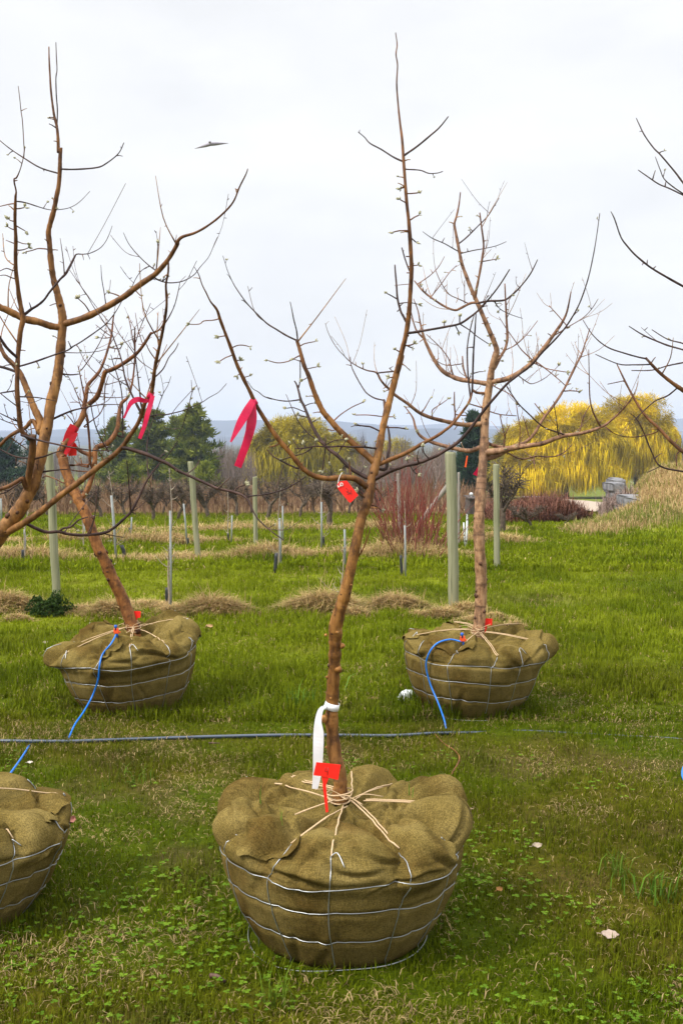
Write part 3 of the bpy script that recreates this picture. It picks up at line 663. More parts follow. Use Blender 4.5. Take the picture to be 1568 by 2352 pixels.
stake(422, 1157, 430, 1252, 4, 'metal stake just left of the leaning weathered post'); guard(432, 1236, 433, 1252, 4, 'short black guard beside the leaning weathered post')
stake(642, 1190, 645, 1302, 5, 'metal stake with a straight black guard at its side, past the pink ribbon'); guard(635, 1271, 631, 1316, 8, 'straight black guard standing in straw past the pink ribbon tails')
stake(738, 1153, 738, 1264, 4.5, 'metal stake under the red hanging tag'); guard(742, 1232, 743, 1262, 6.5, 'black guard under the red hanging tag')
stake(791, 1216, 792, 1302, 5, 'short stake right behind the golden part of the middle trunk')
stake(929, 1207, 931, 1326, 4.5, 'metal stake in front of the red stemmed shrub'); guard(920, 1276, 922, 1324, 6.5, 'black guard in front of the red stemmed shrub')
stake(57, 1216, 59, 1284, 4.5, 'metal stake under the big tan tree by the frame edge'); guard(53, 1263, 53, 1295, 6, 'dark brown guard in straw at the frame edge')
stake(3, 1145, 4, 1202, 4.5, 'metal stake at the very edge of the frame')
stake(303, 1188, 300, 1240, 3.5, 'short far stake with a black guard under the curved limb'); guard(298, 1212, 300, 1240, 5, 'black guard on the far stake under the curved limb')
stake(533, 1184, 531, 1248, 3.5, 'far stake between the weathered post and the shortest post'); guard(524, 1225, 524, 1247, 4.5, 'black guard near the shortest pale post')
stake(649, 1162, 649, 1250, 3.5, 'farther of two stakes just past the pink ribbon tails')
stake(193, 1200, 196, 1240, 3, 'far faint stake right of the tan limbs')
sapling(389, 1075, 391, 1400, 5, 'tallest thin sapling rising from the nearest dry grass row', 1, 16, .16)
sapling(250, 1082, 267, 1288, 4, 'thin pale sapling in front of the low pine', 2, 12, .3)
sapling(523, 1128, 526, 1246, 3.5, 'dark thin sapling by the shortest pale post', 3, 8, .25)
sapling(740, 1105, 741, 1262, 4, 'pale sapling tied at the stake under the red tag', 4, 12, .35)
sapling(788, 1255, 778, 1395, 5.5, 'low pale branching sapling hugging the middle trunk', 5, 9, .6)
sapling(928, 1150, 925, 1322, 3.5, 'slim sapling against the red stemmed shrub', 6, 8, .25)
sapling(645, 1120, 640, 1304, 3.5, 'slim sapling behind the pink ribbon tails', 7, 10, .25)
sapling(60, 1110, 58, 1288, 4, 'slim sapling under the tan tree at the frame edge', 8, 10, .3)
sapling(188, 1130, 193, 1262, 3.5, 'slim sapling right of the pale green post at the second row', 9, 10, .3)

def old_tree(xb, yb, ytop, half, w, label, seed, lean=0):
    b = G(xb, yb); Y = b.y; rg = random.Random(seed); e = empty('orchard_tree', b, label, 'tree', 'old bare orchard trees'); h = (yb - ytop) / F * Y; hw = half / F * Y; r = w / 2 / F * Y
    mb = MB(); f = b + Vector((lean * h, 0, h * .36)); mb.tube(catmull([tuple(b - Vector((0, 0, .1))), tuple(b + Vector((lean * h * .3 + rg.uniform(-.05, .05), 0, h * .18))), tuple(f)], 4), np.linspace(r * 1.15, r * .85, 9), 9, lump=.08, seed=seed); mb.build('trunk', M_OLD, e)
    for k in range(rg.randint(5, 7)):
        mb = MB(); a = rg.uniform(0, 6.28); d = Vector((math.cos(a), math.sin(a) * .8, 0)); L = hw * rg.uniform(.6, 1.05); P = [f - Vector((0, 0, h * rg.uniform(0, .12)))]; z = P[0].z
        for q in (.3, .55, .8, 1): P.append(Vector((f.x, f.y, z)) + d * L * q + Vector((rg.uniform(-.1, .1) * L, rg.uniform(-.1, .1) * L, h * (.10 + .5 * q ** 1.3 * rg.uniform(.5, 1.1)))))
        c = [Vector(p) for p in catmull([tuple(p) for p in P], 4)]; rr = r * rg.uniform(.4, .65); mb.tube(c, np.linspace(rr, rr * .22, len(c)), 7, lump=.12, seed=k)
        for i in range(4, len(c), 1):
            for _ in range(4):
                v = Vector((rg.uniform(-1, 1), rg.uniform(-1, 1), rg.uniform(-.25, 1.1))).normalized() * h * rg.uniform(.10, .28); m = c[i] + v * .5 + Vector((0, 0, v.length * .12))
                mb.tube([c[i], m, c[i] + v], [rr * .3, rr * .2, .006], 4)
        mb.build('branch', M_OLD, e)
old_tree(760, 1214, 1085, 62, 13, 'dark old tree with a straight thick trunk behind the red hanging tag', 1)
old_tree(612, 1192, 1100, 55, 10, 'old tree with twisted dark limbs right of the shortest post', 2, .1)
old_tree(480, 1190, 1095, 52, 9, 'low old tree just past the leaning weathered post', 3, -.1)
old_tree(410, 1196, 1105, 48, 8, 'spreading old tree low among the brush before the pine clump', 4, .15)
old_tree(352, 1196, 1110, 48, 8, 'forked old tree under the curved lower limb of the tan tree', 5)
old_tree(232, 1190, 1108, 46, 8, 'old tree behind the leaning orange trunk', 6, -.1)
old_tree(545, 1186, 1098, 40, 7, 'small old tree between the weathered post and the shortest post', 7)
old_tree(690, 1188, 1085, 52, 7, 'small old tree below the middle apple tree lower limb', 8, .1)
old_tree(842, 1190, 1100, 40, 7, 'old tree half hidden by the middle apple trunk', 9)
old_tree(1153, 1222, 1068, 66, 13, 'dark crooked old tree behind the slim pale green post', 10, .0)
old_tree(1222, 1212, 1158, 56, 7, 'low sprawling old tree in front of the reddish thicket', 11, -.3)
old_tree(1296, 1208, 1178, 30, 4, 'lowest stubby old tree before the reddish thicket', 12, .2)
old_tree(60, 1186, 1105, 46, 7, 'old tree near the frame edge under the tan limb', 13)

for k, (x, y, t, hw, w) in enumerate(((20, 1182, 1125, 36, 5), (110, 1186, 1118, 42, 5), (180, 1182, 1120, 40, 5), (290, 1186, 1112, 44, 6), (375, 1183, 1118, 40, 5), (445, 1183, 1116, 42, 5), (510, 1181, 1118, 40, 5), (580, 1180, 1110, 44, 6), (650, 1181, 1112, 42, 5), (725, 1182, 1108, 44, 5), (800, 1183, 1106, 44, 5), (875, 1182, 1112, 40, 5))):
    old_tree(x, y, t - 14, hw * 1.2, w, 'small bare tangle of an old tree in the farthest orchard row', 40 + k, .1 * (-1) ** k)
# red stemmed shrub
def shrub(name, xb, yb, half_b, half_t, ytop, n, label, cols, seed, wid, Yd, red=.6):
    r = np.random.default_rng(seed); b = G(xb, yb); Y = b.y; e = empty(name, b, label, 'shrub'); hb, ht, h = half_b / F * Y, half_t / F * Y, (yb - ytop) / F * Y
    u = r.normal(0, .45, n).clip(-1.2, 1.2); x0 = u * hb; y0 = r.normal(0, Yd, n); x1 = u * ht + r.normal(0, ht * .25, n); y1 = y0 + r.normal(0, Yd, n); hh = h * r.uniform(.35, 1.0, n) * (1 - .35 * np.abs(u))
    bx = r.normal(0, .06, n); S_ = 5; V = []; cs = []
    w = wid * r.uniform(.5, 1.3, n)
    for i in range(S_):
        t = i / (S_ - 1); cx = x0 + (x1 - x0) * t ** 1.35 + bx * np.sin(t * 4); cy = y0 + (y1 - y0) * t; cz = hh * t - .03
        ww = w * (1 - .8 * t)
        V.append(np.stack([cx - ww / 2, cy, cz], 1)); V.append(np.stack([cx + ww / 2, cy, cz], 1)); V.append(np.stack([cx, cy - ww * .8, cz], 1)); cs.append(t)
    V = np.stack(V, 1); m = S_ * 3; bb = np.arange(n)[:, None] * m; q = []
    for i in range(S_ - 1):
        for j in range(3): q.append(bb + np.array([[i * 3 + j, i * 3 + (j + 1) % 3, i * 3 + 3 + (j + 1) % 3, i * 3 + 3 + j]]))
    c0, c1, c2 = (np.array(c) for c in cols); cc = np.zeros((n, m, 3)); mixr = r.uniform(0, 1, n)
    for i in range(S_):
        cc[:, i * 3:i * 3 + 3] = lerp(lerp(c0, c1, sst(.1, .6, cs[i] + 0 * mixr)), c2, mixr * .35)[:, None]
    big_mesh('stems', V.reshape(-1, 3), np.concatenate(q), np.zeros((0, 3)), cc.reshape(-1, 3), M_WOOD_FAR, e)
shrub('red_stem_shrub', 945, 1268, 80, 128, 1020, 230, 'wide shrub of bare red stems with straw at its base beside the thickest post', ((.16, .085, .045), (.20, .042, .034), (.17, .085, .06)), 5, .015, .55)
# reddish thicket
def thicket(x0, x1, yb0, yb1, htop, label, seed, n, cols, ends=None):
    r = np.random.default_rng(seed); xs = r.uniform(0, 1, n); P = []
    a, b = ends[:2] if ends else (G(x0, yb0), G(x1, yb1)); a.z = H(a.x, a.y); b.z = H(b.x, b.y); e = empty('bramble_thicket', (a + b) / 2, label, 'thicket'); c = (a + b) / 2
    X = a.x + (b.x - a.x) * xs; Y = a.y + (b.y - a.y) * xs + r.uniform(0, ends[2] if ends else 5.5, n); X = X + (r.normal(0, .16, n) if ends else 0); Z = Hn(X, Y); h = htop * np.sin(np.pi * np.clip(xs * .9 + .06, 0, 1)) ** .45 * r.uniform(.35, 1, n) * (.75 + .5 * fbm(X * 1.2, Y * .6, seed, 2))
    P = np.stack([X - c.x, Y - c.y, Z - c.z + h * r.uniform(0, .45, n)], 1)
    o = blades('stems', P, h * r.uniform(.4, .8, n), r.uniform(.010, .022, n), r.uniform(0, 6.28, n), np.clip(r.normal(.62, .25, n), 0, 1), lerp(np.array(cols[0]), np.array(cols[1]), r.uniform(0, 1, n)), M_WOOD_FAR, parent=e)
thicket(1165, 1362, 1206, 1197, 1.05, 'low dense thicket of bare reddish purple stems below the gravel track', 3, 16000, ((.085, .034, .024), (.195, .090, .060)))
thicket(0, 0, 0, 0, .95, 'clump of grey brown stems climbing the stone block wall', 9, 7000, ((.13, .085, .07), (.28, .205, .17)), (Vector((6.55, 25.5, 0)), Vector((9.0, 36, 0)), .5))

# dark evergreen weed at the foot of the nearest row
b = G(118, 1412); r = np.random.default_rng(8); n = 1500; e = empty('ground_weed', b, 'low dark green weedy clump at the foot of the pale green post', 'weed')
u = r.normal(0, 1, (n, 3)); u /= np.linalg.norm(u, axis=1)[:, None]; rr = r.uniform(.3, 1, n) ** .5
P = np.stack([u[:, 0] * .19 * rr * (1 + .4 * np.sin(5 * u[:, 1])), u[:, 1] * .16 * rr, np.abs(u[:, 2]) * .17 * rr * (1 + .3 * np.sin(6 * u[:, 0]))], 1)
blades('leaves', P, r.uniform(.02, .05, n), r.uniform(.012, .022, n), r.uniform(0, 6.28, n), r.uniform(.2, 1, n), lerp(np.array([.020, .045, .010]), np.array([.06, .095, .025]), r.uniform(0, 1, n)), M_GRASS, parent=e)

# stone block wall holding the mound
m_stone = m_plain('grey cut stone', [(.3, (.09, .09, .095)), (.5, (.19, .19, .20)), (.7, (.27, .265, .27))], 5, .9, .15, (.7, .02))
Yw = [(1448, 1168, 24.5), (1438, 1150, 27.5), (1428, 1137, 31), (1412, 1126, 35), (1400, 1118, 40)]
wl = empty('stone_wall', at(1425, 1150, 29), 'wall of big grey stone blocks at the end of the dry grass mound', 'wall'); rg = random.Random(4)
def block(mb, c, sx, sy, sz, rz):
    q = Matrix.Rotation(rz, 3, 'Z') @ Matrix.Rotation(rg.uniform(-.04, .04), 3, 'Y'); n = 5; vs = {}; fs = []; V = []
    def vid(i, j, k):
        if (i, j, k) not in vs:
            p = Vector((i / n - .5, j / n - .5, k / n - .5)); m = Vector((p.x * sx, p.y * sy, p.z * sz)); e = sum(1 for v in (p.x, p.y, p.z) if abs(abs(v) - .5) < 1e-6)
            m *= (1 - .030 * (e - 1)); w = mnoise.noise((m + c) * 3.1) * .06; vs[(i, j, k)] = len(V); V.append(c + q @ (m * (1 + w)))
        return vs[(i, j, k)]
    for a in range(n):
        for b_ in range(n):
            for f in (0, n):
                fs.append((vid(f, a, b_), vid(f, a + 1, b_), vid(f, a + 1, b_ + 1), vid(f, a, b_ + 1)))
                fs.append((vid(a, f, b_), vid(a + 1, f, b_), vid(a + 1, f, b_ + 1), vid(a, f, b_ + 1)))
                fs.append((vid(a, b_, f), vid(a + 1, b_, f), vid(a + 1, b_ + 1, f), vid(a, b_ + 1, f)))
    mb.add(V, fs)
for Yw_, ytop, dx in ((24.4, 1156, .86), (25.2, 1144, .74), (26.4, 1138, .62), (38, 1108, .30), (40.6, 1100, .34), (43.0, 1097, .40)):
    X = .243 * Yw_ + dx; zt = at(1420, ytop, Yw_).z; zb = min(H(X - .5, Yw_), H(X - .3, Yw_ - .6)) - .05; n = max(2, int((zt - zb) / .24)); hh = (zt - zb) / n
    for k in range(n):
        mb = MB(); block(mb, Vector((X + rg.uniform(-.07, .07), Yw_ + rg.uniform(-.1, .1), zb + hh * (k + .5))), rg.uniform(.40, .56), rg.uniform(.9, 1.4), hh * .97, rg.uniform(-.12, .12)); mb.build('stone_block', m_stone, wl)

# farm buildings far beyond the shrub
m_wht = m_plain('white clapboard', [(.3, (.55, .56, .58)), (.7, (.68, .69, .70))], 2, .8, .2, None); m_win = glossy_dark = m_plain('dark window glass', [(.3, (.03, .035, .045)), (.7, (.06, .065, .08))], 2, .2, .6, None); m_roof = m_plain('grey metal roof', [(.3, (.30, .30, .32)), (.7, (.45, .45, .47))], 1, .5, .4, None)
def house(x0, x1, ytop, ybot, Y, label, nwin, rows=1, roof=.25, gable=False):
    a, b_ = at(x0, ybot, Y), at(x1, ytop, Y); w = b_.x - a.x; h = b_.z - a.z; cx = (a.x + b_.x) / 2; zb = min(a.z, H(cx, Y)) - .3; e = empty('farm_building', (cx, Y, H(cx, Y)), label, 'building'); d = w * .6
    mb = MB(); mb.box((cx, Y + d / 2, (zb + b_.z) / 2), w, d, b_.z - zb); mb.build('wall', m_wht, e, smooth=False)
    mb = MB(); z = b_.z + .02; rh = h * roof; o = .3
    mb.add([(cx - w / 2 - o, Y - o, z), (cx + w / 2 + o, Y - o, z), (cx + w / 2 + o, Y + d + o, z), (cx - w / 2 - o, Y + d + o, z), (cx - w / 2 - o, Y + d / 2, z + rh), (cx + w / 2 + o, Y + d / 2, z + rh)], [(0, 1, 5, 4), (2, 3, 4, 5), (0, 4, 3), (1, 2, 5), (3, 2, 1, 0)]); mb.build('roof', m_roof, e, smooth=False)
    for rw in range(rows):
        for k in range(nwin):
            wx = cx - w / 2 + w * (k + .6) / (nwin + .2); zc = a.z + h * (rw + .55) / rows; s = min(w / (nwin + 1) * .5, h / rows * .45)
            mb = MB(); mb.box((wx, Y - .03, zc), s, .1, s * 1.1); f = mb.build('window', m_wht if False else m_win, e, smooth=False)
house(884, 926, 1108, 1140, 150, 'white farm building with small dark windows seen through the red stems', 3, 2, .15)
house(972, 1002, 1076, 1088, 240, 'far white shed roofline just left of the thickest post', 2, 1, .5)
house(1040, 1062, 1092, 1102, 200, 'tiny pale cottage beside the dark spruce', 1, 1, .8)

# small gliding bird
m_bird = m_plain('grey feathers', [(.3, (.24, .22, .26)), (.7, (.34, .32, .36))], 30, .8, .1, None)
c = at(484, 331, 16); mb = MB(); s = 76 / F * 16 / 2
V_ = []; sec = 17
for i in range(sec):
    u = -1 + 2 * i / (sec - 1); ch = .06 * (1 - abs(u) ** 1.6) + .008; z = .16 * u * s - .0 * u * u; sw = .10 * abs(u)
    for a in range(8):
        q = 2 * math.pi * a / 8; th = .003 + .024 * (1 - u * u) ** 1.5; V_.append(c + Vector((u * s, math.cos(q) * ch * .55 + sw, z + math.sin(q) * th)))
mb.add(V_, [(i * 8 + j, i * 8 + (j + 1) % 8, (i + 1) * 8 + (j + 1) % 8, (i + 1) * 8 + j) for i in range(sec - 1) for j in range(8)] + [tuple(range(8))[::-1], tuple((sec - 1) * 8 + j for j in range(8))])
mb.ell(c + Vector((0, -.10, 0)), .020, .035, .018, None, 8, 6)
tag(mb.build('bird', m_bird), 'small grey bird gliding with wings outspread in the white sky', 'bird')
# ------------------------------------------------------------------ apple trees
BARK_A = m_bark('golden brown apple bark', (.085, .034, .009), (.250, .114, .024), (.430, .225, .062), .55)
BARK_B = m_bark('orange brown apple bark', (.075, .030, .011), (.220, .088, .022), (.340, .155, .045), .5)
BARK_C = m_bark('tan apple bark', (.075, .034, .010), (.222, .104, .027), (.390, .210, .066), .55)
BARK_D = m_bark('pinkish brown apple bark', (.115, .062, .034), (.335, .195, .105), (.490, .320, .185), .8)
BARK_T = m_bark('dark twig bark', (.035, .020, .016), (.085, .048, .036), (.150, .095, .075), .3)
M_BUD = m_plain('opening buds', [(.3, (.20, .20, .10)), (.7, (.48, .44, .30))], 120, .6, .2, None)

def bud(mb, p, d, s, rg):
    """a cluster of opening leaf tips"""
    mb.cur = 1
    for k in range(rg.randint(3, 5)):
        a = (Vector(d).normalized() + Vector((rg.uniform(-.9, .9), rg.uniform(-.9, .9), rg.uniform(-.4, .9)))).normalized()
        L = s * rg.uniform(.7, 1.3); w = L * .30; u = a.orthogonal().normalized(); v = a.cross(u); b = Vector(p)
        m = b + a * L * .5
        mb.add([b, m + u * w, m + v * w * .6, m - u * w, m - v * w * .6, b + a * L], [(0, 2, 1), (0, 3, 2), (0, 4, 3), (0, 1, 4), (5, 1, 2), (5, 2, 3), (5, 3, 4), (5, 4, 1)])
    mb.cur = 0
class Tree:
    def __init__(s, Y0, seed, bark, spur, twig):
        s.Y0 = Y0; s.rg = random.Random(seed); s.st = []; s.bark = bark; s.spur = spur; s.twig = twig; s.graft = 0; s.ymin = 0
    def stroke(s, txt, kind='t', g=None, b=None, end=None, spur=None, attach=True):
        """kind T trunk, B limb (a part), t twig (joins the limb it grows from), s spur with a bud"""
        P = parse(txt); rg = s.rg; par = None; d0 = 0.0
        if s.st and kind != 'T':
            best = None
            for st in s.st:
                q = st['P']; dd = (q[:, 0] - P[0][0]) ** 2 + (q[:, 1] - P[0][1]) ** 2; i = int(dd.argmin())
                if best is None or dd[i] < best[0]: best = (dd[i], st, i)
            par = best[1]; d0 = par['dep'][best[2]]
            if attach and 1.0 < best[0] < 60 ** 2:
                P = [[par['P'][best[2], 0], par['P'][best[2], 1], P[0][2]]] + P
        k = 5 if kind in 'TB' else 3
        A = np.array(catmull(P, k))
        L = np.concatenate([[0], np.cumsum(np.hypot(np.diff(A[:, 0]), np.diff(A[:, 1])))])
        if g is None: g = 0.0 if kind == 'T' else rg.choice([-1, 1]) * rg.uniform(.12, .55)
        Lw = L * s.Y0 / F
        dep = d0 + g * Lw + (.035 * np.sin(Lw * 5 + rg.uniform(0, 6)) * np.minimum(1, Lw * 3) if kind in 'TB' else 0)
        W3 = [at(x, y, s.Y0 + d) for (x, y, w), d in zip(A, dep)]
        rad = [max(.0009, w * .5 * (s.Y0 + d) / F) for (x, y, w), d in zip(A, dep)]
        st = dict(P=A, dep=dep, W=W3, R=rad, kind=kind, par=par, bud=b if b is not None else (kind == 's'), spur=s.spur if spur is None else spur, L=Lw[-1])
        s.st.append(st); return s
    def tone(s, st, k, r):
        f = min(1.0, max(0.0, (r * 3.6 / s.Y0 * (1 if s.Y0 < 5 else 1.4) - .003) / .013)); c = np.array([.50, .40, .42]) * (1 - f) + np.array([1.0, 1.0, 1.0]) * f
        if st['kind'] == 'T' and s.graft:
            g = min(1, max(0, (st['P'][min(k, len(st['P']) - 1)][1] - s.graft + 25) / 60)); c = c * (1 - g) + np.array([.70, .68, .72]) * g
        return tuple(c)
    def build(s, root):
        rg = s.rg; mbs = {}
        for i, st in enumerate(s.st):
            own = st if st['kind'] in 'TB' else st['par']
            while own['kind'] not in 'TB': own = own['par']
            st['own'] = own
            mb = mbs.setdefault(id(own), (MB(), own))[0]
            big = st['kind'] in 'TB'; W3, Rr = st['W'], list(st['R'])
            if big and st['kind'] == 'B': Rr[0] *= 1.25
            n = 10 if max(Rr) > .012 else (7 if max(Rr) > .005 else 5)
            mb.tube(W3, Rr, n, lump=.07 if big else .05, seed=i, colf=lambda k, r, st=st: s.tone(st, k, r))
            T = (W3[-1] - W3[-2]).normalized()
            if st['bud']: bud(mb, W3[-1], T, .0042 * s.Y0, rg)
            if st['kind'] == 'T':                     # pruning knobs and dark branch collars
                for kx in range(26):
                    j = rg.randint(4, int(len(W3) * .8)); ax = (W3[j + 1] - W3[j - 1]).normalized(); q = ax.orthogonal().normalized(); q.rotate(Matrix.Rotation(rg.uniform(0, 6.28), 3, ax)); r0 = Rr[j]; z = rg.uniform(.16, .42) * r0
                    mb.ell(W3[j] + q * r0 * .92, z * 1.3, z * 1.3, z * .9, q.to_track_quat('Z', 'Y').to_matrix(), 7, 5, .2, kx, col=(.30, .24, .24))
            # nodes, spurs and stray shoots along the limb
            tot = sum((b - a).length for a, b in zip(W3, W3[1:]))
            if st['kind'] == 's': continue
            for kx in range(int(tot * st['spur'] + rg.random())):
                j = rg.randint(1, len(W3) - 2) if len(W3) > 3 else 1
                if st['kind'] == 'T' and j < len(W3) * .35: continue
                ax = (W3[j + 1] - W3[j - 1]).normalized(); q = ax.orthogonal().normalized(); q.rotate(Matrix.Rotation(rg.uniform(0, 6.28), 3, ax))
                d = (q + ax * rg.uniform(-.1, .7)).normalized(); r0 = Rr[j]; ln = rg.uniform(.008, .032) + r0
                e = W3[j] + d * ln; rr = min(.0021 * (s.Y0 / 4.5), r0 * .7)
                mb.tube([W3[j], W3[j] + d * ln * .6 + Vector((0, 0, ln * .05)), e], [rr * 1.5, rr, rr * .8], 5)
                if rg.random() < .38: bud(mb, e, d, .0026 * s.Y0, rg)
            if st['kind'] != 'T':
              for kx in range(int(tot * s.twig + rg.random())):
                j = rg.randint(len(W3) // 5, len(W3) - 2); ax = (W3[j + 1] - W3[j - 1]).normalized()
                if st['P'][j][1] < s.ymin: continue
                q = Vector((rg.uniform(-1, 1), rg.uniform(-1, 1), rg.uniform(-.1, 1.0))).normalized(); d = (q * .9 + ax * .5).normalized(); ln = min(rg.uniform(.06, .24), tot * .6)
                bend = Vector((rg.uniform(-.2, .2), rg.uniform(-.2, .2), rg.uniform(.05, .35))) * ln
                c = catmull([tuple(W3[j]), tuple(W3[j] + d * ln * .5), tuple(W3[j] + d * ln + bend)], 4); r0 = min(.0026, Rr[j] * .6)
                mb.tube(c, np.linspace(r0, .0009, len(c)), 5, lump=.1, seed=kx)
                for c_i in c[3::2]:
                    if rg.random() < .5: mb.tube([Vector(c_i), Vector(c_i) + Vector((rg.uniform(-1, 1), rg.uniform(-1, 1), rg.uniform(-.3, 1))) * .012], [.0016, .001], 4)
        for mb, own in mbs.values():
            thin = max(own['R']) < .0075
            mb.build('trunk' if own['kind'] == 'T' else 'branch', [BARK_T if thin and own['kind'] == 'B' else s.bark, M_BUD], root)
def strokes(tree, text):
    """one stroke per line:  kind  option...  | coordinates"""
    for ln in text.strip().splitlines():
        ln = ln.strip()
        if not ln or ln[0] == '#': continue
        h, p = ln.split('|'); h = h.split(); kw = {}
        for o in h[1:]:
            k, v = o.split('='); kw[k] = float(v)
        tree.stroke(p.strip(), h[0], **kw)

